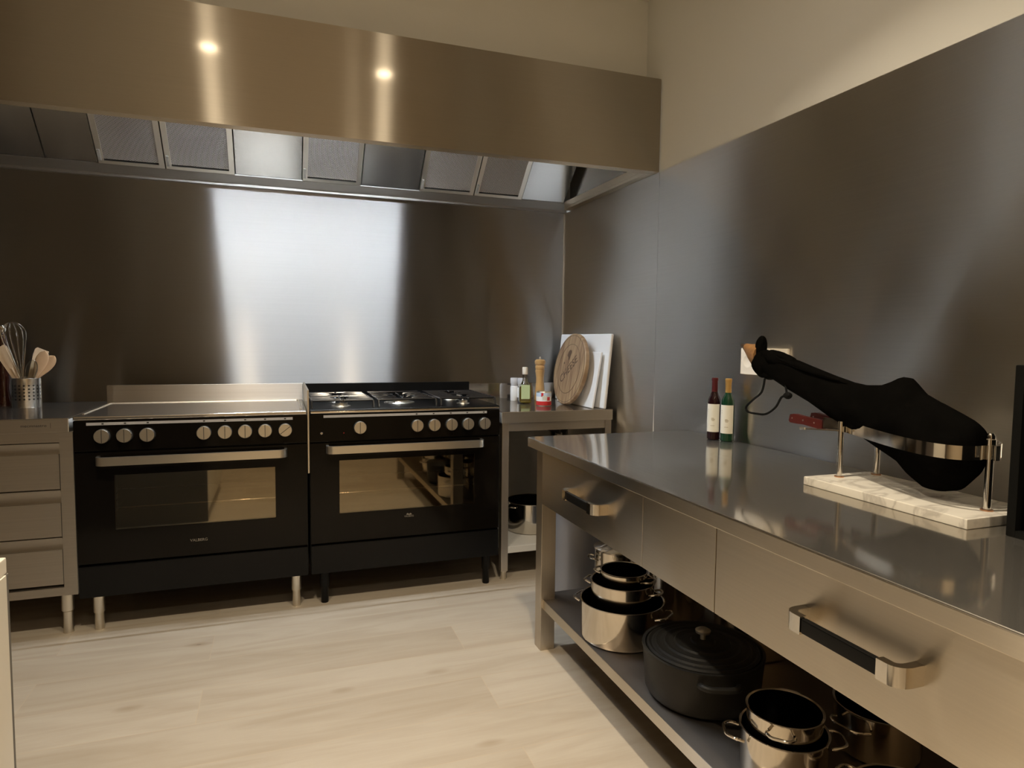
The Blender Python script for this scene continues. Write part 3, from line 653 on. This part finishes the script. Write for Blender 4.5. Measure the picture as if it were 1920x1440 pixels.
# ------------------------------------------------------------------ side table in the corner
st = thing('side_table', 'small stainless steel table in the corner right of the gas range', 'table', (-.32, -.36, 0))
TX0, TX1, TY = -.636, -.012, -.705
MB().box(TX0, TX1, TY, -.02, .808, .864, bev=.002).m(1).box(TX0+.001, TX1-.001, TY+.001, -.02, .861, .866, bev=.002).box(TX0, TX1, -.022, -.004, .808, .965, bev=.0015).build('top', [M_sx, M_topx], st)
MB().box(TX0+.04, TX1-.04, TY+.012, TY+.03, .765, .808).box(TX0+.012, TX0+.03, TY+.045, -.05, .765, .808).build('apron', M_sx, st)
for lx in (TX0+.004, TX1-.041):
    for ly in (TY+.006, -.06):
        l = MB().box(lx, lx+.037, ly, ly+.037, .045, .808, bev=.002).build('leg', M_sz, st)
        MB().lathe([(0, 0), (.014, 0), (.0155, .004), (.0155, .038), (.0185, .04), (.0185, .046), (0, .046)], (lx+.0185, ly+.0185, 0), 'z', 20).build('foot', M_satin, l)
MB().box(TX0+.025, TX1-.02, TY+.012, -.03, .135, .170, bev=.003).build('shelf', M_shelfwhite, st)
MB().box(-.30, -.29, TY+.05, -.06, .735, .768).box(-.26, -.25, TY+.05, -.06, .735, .768).build('underside_brace', M_darkwood, st)

def pot_shell(prof_out, th=.0018):
    return prof_out
def loop_handle(parent, r, z, ang, w=.045, out=.035, rad=.0038, drop=0.0, m=M_chrome, name='handle'):
    pts = [(r-.001, -w, z-.006), (r+out*.6, -w*.95, z+drop*.5), (r+out, -w*.6, z+drop), (r+out*1.06, 0, z+drop), (r+out, w*.6, z+drop), (r+out*.6, w*.95, z+drop*.5), (r-.001, w, z-.006)]
    mb = MB().tube(bez(pts, 5), rad, 10)
    bmesh.ops.rotate(mb.bm, verts=mb.bm.verts[:], cent=(0, 0, 0), matrix=Matrix.Rotation(ang, 3, 'Z'))
    return mb.build(name, m, parent, local=True)
def stew_pot(label, loc, r, h, angs, group=None, lid=None, name='cooking_pot', cat='pot', hz=None, out=.035, w=.045, m=M_pot, tilt=None):
    t = thing(name, label, cat, loc, 0, group)
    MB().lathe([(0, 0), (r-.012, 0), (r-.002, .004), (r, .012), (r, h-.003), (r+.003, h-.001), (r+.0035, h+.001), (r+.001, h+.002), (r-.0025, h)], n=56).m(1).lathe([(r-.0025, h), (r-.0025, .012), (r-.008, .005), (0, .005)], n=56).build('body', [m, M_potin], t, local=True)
    for a in angs: loop_handle(t, r, (hz or h*.8), a, w, out)
    if lid:
        l = MB().lathe([(r+.004, h+.002), (r+.005, h+.005), (r*.95, h+.012), (r*.6, h+.028), (r*.2, h+.036), (0, h+.037), (0, h+.033), (r*.6, h+.024), (r*.98, h+.004), (r+.004, h+.002)], n=56).build('lid', m, t, local=True)
        MB().lathe([(0, h+.036), (.006, h+.036), (.006, h+.05), (.017, h+.054), (.018, h+.062), (.012, h+.066), (0, h+.066)], n=24).build('lid_knob', M_chrome, l, local=True)
    if tilt: t.rotation_euler = tilt
    return t
stew_pot('tall steel pot with handles on the pale shelf of the corner table', (-.365, -.42, .170), .135, .165, (PI*1.08, .1), hz=.15, name='stock_pot')

# things on the side table
TZ = .866
def grinder(label, x, y, bodymat, labelm):
    g = thing('spice_grinder', label, 'grinder', (x, y, TZ), 0, 'spice grinders on the corner table')
    MB().lathe([(0, 0), (.0215, 0), (.023, .003), (.023, .084), (.020, .088), (0, .088)], n=32).build('glass_body', bodymat, g, local=True)
    MB().lathe([(.0233, .02), (.0236, .021), (.0236, .079), (.0233, .08)], n=32).build('label_sleeve', labelm, g, local=True)
    MB().lathe([(0, .088), (.0195, .088), (.0205, .092), (.0215, .10), (.0235, .104), (.0235, .130), (.021, .136), (0, .137)], n=28).build('cap', M_greyplastic, g, local=True)
    return g
grinder('white salt grinder at the left end of the corner table', -.362, -.12, M_board, M_board)
grinder('dark pepper grinder with white label, half behind the oil bottle', -.325, -.145, M_darkbottle, M_board)
ob = thing('oil_bottle', 'square oil bottle with pale green label beside the salt grinder', 'bottle', (-.362, -.30, TZ))
MB().box(-.034, .034, -.034, .034, .004, .112, bev=.010, seg=3).lathe([(.026, .108), (.015, .128), (.013, .14), (.013, .165), (.014, .166), (.014, .172), (0, .172)], n=24).build('glass', M_clear, ob, local=True)
MB().box(-.031, .031, -.031, .031, .006, .098, bev=.008, seg=3).build('oil', M_oil, ob, local=True)
MB().box(-.0245, .0245, -.0362, -.0346, .028, .108, bev=.0005).build('label_paper', M_greenlabel, ob, local=True)
MB().lathe([(.0138, .166), (.0155, .167), (.0155, .205), (.014, .208), (0, .208)], n=24).build('stopper', M_cream, ob, local=True)
ob.rotation_euler = (0, 0, -.25)
ml = thing('wooden_pepper_mill', 'turned light wood pepper mill between the oil bottle and round board', 'pepper mill', (-.197, -.12, TZ))
MB().lathe([(0, 0), (.031, 0), (.033, .004), (.033, .03), (.030, .036), (.030, .05), (.027, .075), (.024, .11), (.023, .135), (.027, .165), (.029, .172), (.029, .182), (0, .182)], n=36).build('body', M_mill, ml, local=True)
MB().lathe([(0, .182), (.026, .182), (.026, .188), (.029, .190), (.029, .205), (.025, .21), (.030, .216), (.033, .228), (.032, .238), (.024, .246), (.0, .248)], n=36).build('head', M_mill, ml, local=True)
MB().lathe([(0, .248), (.005, .248), (.006, .255), (.003, .262), (0, .262)], n=16).build('nut', M_satin, ml, local=True)
tn = thing('food_tin', 'short tin with red, white and pale blue wrapper beside the mill', 'tin', (-.302, -.44, TZ))
MB().lathe([(0, .001), (.040, .001), (.0415, .003), (.0415, .076), (.040, .079), (.0385, .079), (.0385, .076), (0, .076)], n=44).build('can', M_satin, tn, local=True)
tb = MB()
tb.m(0).lathe([(.0417, .004), (.0421, .005), (.0421, .026), (.0421, .026)], n=44)
tb.m(1).lathe([(.0421, .026), (.0421, .052)], n=44)
tb.m(2).lathe([(.0421, .052), (.0421, .072), (.0417, .073)], n=44)
tb.build('wrapper', [M_redtin, M_board, M_bluetin], tn, local=True)
for (aa, zz, ww, hh, mm) in ((-2.15, .062, .006, .010, M_redtin), (-1.85, .046, .012, .012, M_paper), (-1.30, .040, .009, .010, M_redtin)):
    b = MB().box(.0421, .0427, -ww, ww, zz-hh, zz+hh, bev=.0002); bmesh.ops.rotate(b.bm, verts=b.bm.verts[:], cent=(0, 0, 0), matrix=Matrix.Rotation(aa, 3, 'Z')); b.build('printed_mark', mm, tn, local=True)

def leaning(o, x, y, tilt, turn):   # panel built with its foot on local z=0 and its back facing +x
    o.location = (x, y, TZ); o.rotation_euler = (Matrix.Rotation(turn, 3, 'Z') @ Matrix.Rotation(tilt, 3, 'Y')).to_euler(); return o
big = MB().box(-.018, 0, -.325, .325, 0, .40, bev=.006, seg=3).build('chopping_board', M_board, None)
leaning(big, -.054, -.385, math.radians(5.5), 0); tag(big, 'large white plastic chopping board leaning on the steel wall', 'chopping board')
sml = MB().box(-.012, 0, -.235, .235, 0, .305, bev=.004, seg=3).build('chopping_board', M_board, None)
leaning(sml, -.106, -.432, math.radians(9.5), 0); tag(sml, 'small white plastic chopping board behind the round cheese board', 'chopping board')
ch = thing('cheese_board', 'round wooden cheese board with burnt lettering, leaning on white boards', 'cheese board', (-.156, -.425, TZ))
rb = .202
MB().lathe([(0, 0), (rb-.004, 0), (rb, .004), (rb, .022), (rb-.004, .026), (0, .026)], (0, 0, rb), 'x', 72).build('disc', M_acacia, ch, local=True)
def groove(r): return MB().tube([(-.0262, r*math.cos(2*PI*i/72), rb+r*math.sin(2*PI*i/72)) for i in range(72)], .0011, 6, closed=True)
groove(rb-.012).build('burnt_ring', M_burn, ch, local=True); groove(rb-.062).build('burnt_ring', M_burn, ch, local=True)
lt = lettering('lettering', 'CHEESE', .066, M_burn, None, (0, 0, 0), (0, 0, 0))
lt.data.transform(Matrix(((0, 0, -1, -.0263), (-1, 0, 0, 0), (0, 1, 0, 0), (0, 0, 0, 1))) @ Matrix.Rotation(math.radians(38), 4, 'Z') )
lt.data.transform(Matrix.Translation((0, .0, rb-.005))); lt.parent = ch
pc = MB()
pc.ext([(-.045+dx, rb+.075+dz) for dx, dz in ((-.030, .0), (-.022, .02), (-.006, .034), (.004, .026), (.014, .034), (.020, .018), (.012, .002), (.004, -.02), (-.006, -.03), (-.012, -.014))], 'x', -.0266, -.026)
pc.ext([(.03+dx, rb+.02+dz) for dx, dz in ((-.008, 0), (0, .008), (.008, 0), (0, -.008))], 'x', -.0266, -.026)
pc.ext([(-.10+dx, rb+.03+dz) for dx, dz in ((-.008, 0), (0, .008), (.008, 0), (0, -.008))], 'x', -.0266, -.026)
for v in pc.bm.verts: v.co.y = -v.co.y - .03
pc.build('burnt_motif', M_burn, ch, local=True)
ch.rotation_euler = (0, math.radians(10), 0)

# pedal bin behind the table end
bn = thing('pedal_bin', 'tall stainless steel bin standing behind the far end of the worktable', 'bin', (-.415, -1.135, 0))
MB().lathe([(0, .0), (.116, .0), (.118, .02), (.118, .60), (0, .60)], n=48).build('body', M_bin, bn, local=True)
MB().lathe([(.120, .60), (.121, .61), (.115, .635), (.06, .655), (0, .66)], n=48).build('lid', M_bin, bn, local=True)
MB().box(-.155, -.10, -.075, -.035, .055, .075, bev=.004).build('pedal', M_chrome, bn, local=True)

# ------------------------------------------------------------------ worktable along the right wall
WX, WY0, WY1, WZ = -.752, -1.372, -3.44, .8425
wt = thing('worktable', 'long stainless steel worktable with drawers and undershelf along the right wall', 'worktable', (-.38, -2.4, 0))
MB().box(WX, -.006, WY1, WY0, WZ-.0385, WZ-.002, bev=.003, seg=3).m(1).box(WX+.001, -.006, WY1+.001, WY0-.001, WZ-.006, WZ, bev=.002, seg=3).build('top', [M_sy, M_top], wt)
lw, LX = .0605, -.7255
for ly in (-1.4075, WY1+.03+lw):
    for lx in (LX, -.075):
        MB().box(lx, lx+lw, ly-lw, ly, 0, WZ-.0385, bev=.0025).build('leg', M_sz, wt)
SH = .205
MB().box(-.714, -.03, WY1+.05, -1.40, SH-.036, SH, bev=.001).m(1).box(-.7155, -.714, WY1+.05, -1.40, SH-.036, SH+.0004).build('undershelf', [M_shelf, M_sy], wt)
MB().box(LX+.02, LX+.035, -3.30, -1.47, .60, WZ-.0385).box(-.05, -.035, -3.30, -1.47, .60, WZ-.0385).build('apron', M_sy, wt)
def table_drawer(y0, y1, hy=None):
    d = MB().box(LX-.002, LX+.018, y0, y1, .592, .7955, bev=.0012).build('drawer', M_sy, wt)
    if hy is None: d.name = 'filler_panel'; return
    MB().box(LX+.02, -.06, y0+.02, y1-.02, .60, .76).build('drawer_box', M_sy, d)
    L = .118; zc, hh, p = .704, .017, .045; xf = LX-.002
    for sg in (-1, 1):
        # chrome corner: foot on the drawer front, turning into the grip
        pts = [(xf, hy+sg*L, zc), (xf-p*.5, hy+sg*L, zc)] + [(xf-p*.5-p*.5*math.sin(a), hy+sg*(L-.016*(1-math.cos(a))), zc) for a in [PI/2*i/6 for i in range(1, 7)]] + [(xf-p, hy+sg*(L-.036), zc)]
        MB().ribbon(pts, hh*2, .016).build('handle_end', M_chrome, d)
    MB().box(xf-p-.006, xf-p+.007, hy-L+.036, hy+L-.036, zc-hh+.003, zc+hh-.003, bev=.003).build('handle_grip', M_black, d)
table_drawer(-2.2155, -1.4705, -1.885)
table_drawer(-2.5420, -2.2185)
table_drawer(-3.3465, -2.5450, -2.945)

# pots on the undershelf
PX = lambda: None
nest = 'nested steel pots on the undershelf'
stew_pot('widest steel pot, outermost of the nest under the first drawer', (-.572, -1.835, SH), .142, .132, (2.2, 2.2+PI), nest, hz=.11, out=.03)
stew_pot('middle steel pot standing inside the widest pot of the nest', (-.565, -1.825, SH+.005), .108, .188, (-.9, -.9+PI), nest, hz=.168, out=.03, w=.03)
stew_pot('smallest steel pot standing on top inside the nest', (-.555, -1.815, SH+.010), .080, .214, (-1.0, -1.0+PI), nest, hz=.196, out=.03, w=.028)
stew_pot('lidded steel pot at the far end of the undershelf behind the nest', (-.40, -1.50, SH), .098, .19, (PI*.95, -.15), lid=True, hz=.16, out=.026, w=.032)
stew_pot('steel pot with raised loop handles on the wall side of the nest', (-.27, -1.72, SH), .105, .2, (2.6, 2.6+PI), hz=.17)
stew_pot('lidded steel pot on the wall side of the black casserole', (-.20, -2.05, SH), .12, .19, (2.4, 2.4+PI), lid=True, hz=.16)
dp = thing('cast_iron_casserole', 'large black cast iron casserole with ringed lid on the undershelf', 'casserole', (-.532, -2.240, SH))
r = .170; h = .135
MB().lathe([(0, 0), (r-.035, 0), (r-.018, .005), (r-.008, .02), (r, h-.01), (r+.003, h), (r+.003, h+.004), (r-.006, h+.004), (r-.009, h-.005), (r-.02, .02), (0, .012)], n=64).build('body', M_iron, dp, local=True)
prof = [(r-.010, h-.012), (r-.010, h+.004)]
for i, rr in enumerate((.95, .88, .82, .74, .66, .58, .48, .38, .2)):
    base = h+.004+.022*(1-rr); prof += [(r*rr*.95+.004, base-.002), (r*rr*.95, base+(.003 if i % 2 == 0 else -.001))]
prof += [(0, h+.026), (0, h-.012), (r-.010, h-.012)]
ld = MB().lathe(prof, n=64).build('lid', M_iron, dp, local=True)
MB().lathe([(0, h+.024), (.008, h+.024), (.008, h+.04), (.021, h+.045), (.022, h+.052), (.014, h+.057), (0, h+.058)], n=24).build('lid_knob', M_satin, ld, local=True)
for a in (1.2, 1.2+PI):
    loop_handle(dp, r, h-.02, a, .05, .03, .009, m=M_iron)
stew_pot('steel pot with big loop handle at the bottom edge of the frame', (-.562, -2.602, SH), .098, .110, (2.65, 2.65-PI), hz=.092, out=.036, w=.036)
stew_pot('taller steel pot standing inside the loop-handled pot at the bottom edge', (-.560, -2.600, SH+.0055), .085, .150, (.75, .75+PI), hz=.135, out=.03, w=.03)
stew_pot('steel pan with riveted handle furthest along the undershelf', (-.265, -2.60, SH), .10, .115, (3.3, 3.3+PI), hz=.09)
stew_pot('low steel pan nearest the camera on the undershelf', (-.47, -2.845, SH), .10, .085, (2.0, 2.0+PI), hz=.07)

# ------------------------------------------------------------------ on the worktable
def wine(label, x, y, glass, foil, dz=0):
    w = thing('wine_bottle', label, 'wine bottle', (x, y, WZ), 0, 'small wine bottles by the wall')
    MB().lathe([(0, .004), (.020, 0), (.0245, .003), (.025, .008), (.025, .148), (.0235, .160), (.016, .178), (.0115, .190), (.0108, .20), (.0108, .242), (0, .242)], n=40).build('glass', glass, w, local=True)
    MB().lathe([(.0112, .188), (.0116, .19), (.0116, .232), (.0128, .234), (.0128, .241), (.0118, .2445), (0, .2445)], n=28).build('foil', foil, w, local=True)
    n = 20; a0, a1 = math.radians(118), math.radians(285); b = MB()
    R = [[(.0254*math.cos(a0+(a1-a0)*i/n), .0254*math.sin(a0+(a1-a0)*i/n), z) for i in range(n+1)] for z in (.032, .142)]
    lo = [b.bm.verts.new(p) for p in R[0]]; hi = [b.bm.verts.new(p) for p in R[1]]
    for i in range(n): b.bm.faces.new((lo[i], lo[i+1], hi[i+1], hi[i]))
    lb = b.build('label_paper', M_paper, w, local=True)
    mk = MB()
    for (da, z0, z1, ww) in ((-40, .118, .122, .10), (-40, .110, .113, .08), (5, .085, .088, .38), (8, .080, .084, .55), (8, .076, .079, .42), (5, .056, .058, .6)):
        ac = math.radians(217+da)
        q = 8; A = [[(.0256*math.cos(ac+ww*(i/q-.5)), .0256*math.sin(ac+ww*(i/q-.5)), z) for i in range(q+1)] for z in (z0, z1)]
        lo = [mk.bm.verts.new(p) for p in A[0]]; hi = [mk.bm.verts.new(p) for p in A[1]]
        for i in range(q): mk.bm.faces.new((lo[i], lo[i+1], hi[i+1], hi[i]))
    mk.build('printed_mark', pbr('label_print', (0.42, 0.38, 0.28), .7), lb, local=True)
wine('small wine bottle with dark red foil beside the gold-topped one', -.064, -1.635, M_redglass, M_redfoil)
wine('small green wine bottle with gold foil beside the red-topped one', -.042, -1.690, M_greenglass, M_goldfoil)

sk = thing('wall_socket', 'cream wall socket plate on the steel wall behind the ham', 'wall socket', (0, -1.84, 1.155))
MB().box(-.011, 0, -1.962, -1.716, 1.106, 1.206, bev=.003).build('plate', M_plastic, sk)
for i in range(3):
    yc = -1.757-.082*i
    o = MB().lathe([(.026, 0), (.027, .0006), (.021, .0006), (.020, -.0), (.0, -.0)], (-.0112, yc, 1.156), 'x', 28).build('outlet', M_plastic, sk)

# ham stand
hs = thing('ham_stand', 'ham stand with marble base and polished steel band on the worktable', 'ham stand', (-.245, -2.62, WZ))
MB().box(-.340, -.105, -2.852, -2.400, WZ, WZ+.0225, bev=.003).build('marble_base', M_marble, hs)
MZ = WZ+.0225
for (px, py, top) in ((-.252, -2.436, 1.017), (-.127, -2.443, 1.017), (-.226, -2.813, 1.013)):
    p = MB().tube([(px, py, MZ), (px, py, top)], .0075, 20).build('post', M_chrome, hs)
    MB().lathe([(0, MZ), (.0125, MZ), (.0125, MZ+.003), (0, MZ+.003)], (px, py, 0), 'z', 24).build('washer', M_copper, p)
BP = [(-.2425, -2.365), (-.2425, -2.44), (-.272, -2.53), (-.303, -2.625), (-.318, -2.705), (-.312, -2.762), (-.285, -2.795), (-.236, -2.804), (-.17, -2.798), (-.135, -2.765), (-.12, -2.69), (-.125, -2.58), (-.137, -2.45), (-.137, -2.38)]
def bandz(y): return 1.004 - .012*max(0, min(1, (-2.4-y)/.4))
MB().ribbon([(p.x, p.y, bandz(p.y)) for p in bez([(x, y, 0) for x, y in BP], 8)], .031, .0025).build('band', M_chrome, hs)
MB().lathe([(0, 1.010), (.0105, 1.010), (.0105, 1.022), (.0085, 1.024), (.0085, 1.030), (.005, 1.036), (0, 1.037)], (-.226, -2.813, 0), 'z', 24).build('dome_nut', M_chrome, hs)
MB().box(-.236, -.222, -2.832, -2.8275, .978, 1.011, bev=.001).build('clamp_tab', M_chrome, hs)

# the ham in its black cloth
hm = thing('cured_ham', 'whole ham leg wrapped in black cloth lying in the stand', 'ham', (-.23, -2.65, .88))
top = [(-2.085, 1.196), (-2.12, 1.197), (-2.16, 1.186), (-2.232, 1.177), (-2.30, 1.158), (-2.375, 1.138), (-2.44, 1.123), (-2.483, 1.118), (-2.53, 1.121), (-2.56, 1.132), (-2.588, 1.146), (-2.613, 1.144), (-2.651, 1.110), (-2.70, 1.09), (-2.744, 1.073), (-2.78, 1.058), (-2.80, 1.043), (-2.812, 1.015), (-2.815, .99)]
bot = [(-2.085, 1.135), (-2.12, 1.122), (-2.16, 1.106), (-2.211, 1.085), (-2.30, 1.054), (-2.38, 1.018), (-2.45, .995), (-2.50, .974), (-2.55, .952), (-2.604, .93), (-2.641, .905), (-2.684, .884), (-2.72, .884), (-2.755, .893), (-2.785, .925), (-2.803, .965), (-2.815, .985)]
wid = [(-2.085, .030), (-2.16, .031), (-2.26, .034), (-2.36, .040), (-2.45, .045), (-2.53, .050), (-2.60, .060), (-2.66, .069), (-2.72, .071), (-2.76, .066), (-2.79, .056), (-2.805, .042), (-2.815, .02)]
def interp(t, y):
    for (a, b), (c, d) in zip(t, t[1:]):
        if c <= y <= a: return b + (d-b)*(y-a)/(c-a)
    return t[-1][1] if y < t[-1][0] else t[0][1]
HXc = -.222
ys = [-2.085 - .73*i/72 for i in range(73)]
hy = lambda y: y if y > -2.6 else -2.6 + (y+2.6)*.915
rings = []
for i, y in enumerate(ys):
    zt, zb, w = interp(top, y), interp(bot, y), interp(wid, y); zc, hz = (zt+zb)/2, max((zt-zb)/2, .003); ring = []
    for k in range(36):
        a = 2*PI*k/36; ca, sa = math.cos(a), math.sin(a)
        f = 1 + .025*math.sin(5*a + y*31) + .02*math.sin(9*a - y*55)*(1 if y > -2.55 else .5)
        ex = abs(ca)**.9*math.copysign(1, ca)*f; ez = abs(sa)**.95*math.copysign(1, sa)
        # the upper side pinches to a ridge over the shank bone
        pin = 1 - .35*max(0, sa)*(1 if -2.70 < y < -2.5 else .5)
        ring.append((HXc + w*ex*pin, hy(y), zc + hz*ez))
    rings.append(ring)
MB().loft(rings).build('wrapped_leg', M_cloth, hm, smooth=80)
def blob(mb, c, rx, ry, rz, n=14, ph=0.0, rot=None):
    R = []
    for i in range(1, n):
        th = PI*i/n; ring = []
        for k in range(20):
            a = 2*PI*k/20; f = 1+.10*math.sin(4*a+ph+3*th)+.05*math.sin(7*a-ph)
            p = Vector((rx*math.sin(th)*math.cos(a)*f, ry*math.sin(th)*math.sin(a)*f, rz*math.cos(th)))
            if rot is not None: p = rot @ p
            ring.append(p+Vector(c))
        R.append(ring)
    return mb.loft(R)
kb = MB()
blob(kb, (HXc, -2.096, 1.160), .034, .040, .046, ph=.4)
blob(kb, (HXc, -2.15, 1.178), .032, .062, .024, ph=1.3, rot=Matrix.Rotation(math.radians(12), 3, 'X'))
blob(kb, (HXc-.006, -2.084, 1.210), .016, .019, .040, ph=2.0, rot=Matrix.Rotation(math.radians(6), 3, 'X'))
blob(kb, (HXc-.008, -2.200, 1.181), .018, .036, .011, ph=.2, rot=Matrix.Rotation(math.radians(16), 3, 'X'))
blob(kb, (HXc-.020, -2.30, 1.152), .013, .14, .010, ph=.7, rot=Matrix.Rotation(math.radians(12.5), 3, 'X'))
blob(kb, (HXc-.004, -2.126, 1.128), .022, .028, .018, ph=.9)
kb.build('gathered_cloth', M_cloth, hm, smooth=80)
hf = MB(); R = []
for (y, z, ry, rz) in ((-2.075, 1.178, .028, .040), (-2.05, 1.186, .025, .036), (-2.03, 1.196, .021, .026), (-2.01, 1.208, .015, .016), (-1.99, 1.216, .007, .007), (-1.978, 1.219, .002, .002)):
    R.append([(HXc + ry*math.cos(2*PI*k/20)*(1+.1*math.sin(3*2*PI*k/20)), y, z + rz*math.sin(2*PI*k/20)) for k in range(20)])
hf.m(0).loft(R[:4]); hf.m(1).loft(R[3:])
hf.build('hoof', [M_hoof, M_hoofdark], hm, smooth=60)
cord = bez([(HXc-.025, -2.128, 1.115), (HXc-.027, -2.118, 1.072), (HXc-.03, -2.085, 1.045), (HXc-.03, -2.052, 1.018), (HXc-.03, -2.062, 1.003), (HXc-.03, -2.10, 1.001), (HXc-.03, -2.145, 1.005), (HXc-.03, -2.185, 1.030), (HXc-.03, -2.208, 1.062), (HXc-.028, -2.226, 1.072), (HXc-.022, -2.213, 1.105)], 6)
MB().tube(cord, .0034, 8).build('drawstring', M_cord, hm)
tg = MB(); blob(tg, (HXc-.03, -2.234, 1.070), .010, .014, .011, 10, .3); tg.build('cord_stop', M_cord, hm)

# knives resting in the stand
def knife(label, x, y0, z0, x1, y1, z1, m):
    b, t = Vector((x, y0, z0)), Vector((x1, y1, z1)); d = (t-b); 
    k = thing('ham_knife', label, 'knife', b)
    k.rotation_euler = d.to_track_quat('X', 'Z').to_euler(); HL = .132
    MB().ext([(0, -.009), (.006, -.0145), (.03, -.0142), (.06, -.012), (.10, -.0138), (HL, -.0145), (HL, .0125), (.06, .0115), (.02, .0135), (.004, .010)], 'y', -.0075, .0075).build('handle', m, k, local=True)
    rv = MB()
    for xx in (.014, .058, .102):
        rv.lathe([(0, 0), (.0026, 0), (.0026, .0162), (0, .0162)], (xx, .0081, 0), 'y', 12)
    rv.build('rivet', M_satin, k, local=True)
    MB().ext([(HL, -.010), (d.length, -.004), (d.length+.01, .004), (d.length-.01, .009), (HL, .010)], 'y', -.001, .001).build('blade', M_chrome, k, local=True)
    return k
knife('red-handled ham knife sticking out nearest the camera from the stand', -.226, -2.222, 1.003, -.231, -2.43, .994, M_red)
knife('dark red-handled knife mostly hidden behind the front ham knife', -.168, -2.245, 1.008, -.172, -2.42, .996, M_red)
ss = thing('sharpening_rod', 'thin steel rod lying under the front ham knife', 'rod', (-.262, -2.34, .984))
MB().tube([(-.262, -2.315, .982), (-.262, -2.435, .992)], .0022, 10).build('shaft', M_chrome, ss)
MB().tube([(-.262, -2.300, .981), (-.262, -2.318, .982)], .0042, 12).build('end_cap', M_satin, ss)

# black box crate at the right frame edge
bc = thing('display_crate', 'black open-fronted crate of stacked boxes at the right frame edge', 'crate', (-.17, -3.12, WZ))
cx0, cx1, cy0, cy1, cz1 = -.300, -.04, -3.34, -2.902, 1.188
MB().box(cx0, cx1, cy1-.018, cy1, WZ, cz1, bev=.002).box(cx0, cx1, cy0, cy0+.018, WZ, cz1, bev=.002).box(cx0, cx1, cy0+.018, cy1-.018, WZ, WZ+.014).box(cx0, cx1, cy0+.018, cy1-.018, cz1-.016, cz1).box(cx1-.01, cx1, cy0+.018, cy1-.018, WZ+.014, cz1-.016).build('frame', M_crate, bc)
zz = WZ+.0145
words = ['lowest', 'second from the bottom', 'middle', 'second from the top', 'topmost']
for i, hgt in enumerate((.060, .058, .066, .060, .062)):
    b = thing('black_box', 'flat black box stacked %s in the black crate' % words[i], 'box', (-.16, -3.12, zz), 0, 'black boxes stacked in the crate')
    MB().box(cx0+.012, cx1-.02, cy0+.025, cy1-.026, zz, zz+hgt-.003, bev=.002).build('carton', M_book, b)
    y1, y0, xf = cy1-.045, cy1-.135, cx0+.0115
    f = MB()
    if i in (0, 1):
        f.box(xf-.0006, xf, y0, y1, zz+.010, zz+.0115).box(xf-.0006, xf, y0, y1, zz+hgt-.0145, zz+hgt-.013).box(xf-.0006, xf, y0, y0+.0015, zz+.0115, zz+hgt-.0145).box(xf-.0006, xf, y1-.0015, y1, zz+.0115, zz+hgt-.0145)
        f.build('outline_print', M_ivoryline if i == 0 else M_brownred, b)
    zz += hgt

# ------------------------------------------------------------------ unseen cupboard added beyond the frame to darken reflections in the steel
tc = thing('reflection_cupboard', 'unseen dark cupboard added left of the drawer unit to darken reflections', 'cupboard', (-3.93, -.33, 0))
MB().box(-4.58, -3.29, -.60, -.01, .08, 2.30, bev=.002).build('carcass', M_darkwood, tc)
for x0, x1, hx in ((-4.575, -3.94, -3.98), (-3.93, -3.295, -3.89)):
    d = MB().box(x0, x1, -.62, -.602, .085, 2.295, bev=.002).build('door', M_darkwood, tc)
    MB().tube([(hx, -.622, 1.0), (hx, -.645, 1.0), (hx, -.645, 1.2), (hx, -.622, 1.2)], .005, 10).build('handle', M_satin, d)
MB().box(-4.55, -3.32, -.57, -.05, 0, .08).build('plinth', M_darkwood, tc)

# ------------------------------------------------------------------ island at the left edge
IH = .80
isl = thing('kitchen_island', 'cream kitchen island whose end shows at the bottom left edge', 'kitchen island', (-2.6, -2.85, 0))
IX = -2.146
MB().box(-3.05, IX-.018, -3.45, -2.42, .07, IH).build('carcass', M_darkwood, isl)
MB().box(IX-.018, IX, -3.45, -2.42, .07, IH, bev=.001).build('side_panel', M_white, isl)
MB().box(-3.05, IX-.001, -2.42, -2.408, .0, IH, bev=.001).build('end_panel', M_greyboard, isl)
MB().box(-3.0, IX-.05, -3.40, -2.46, 0, .07).build('plinth', M_darkwood, isl)
MB().box(-3.06, IX-.002, -3.46, -2.41, IH, IH+.03, bev=.003).build('worktop', M_white, isl)
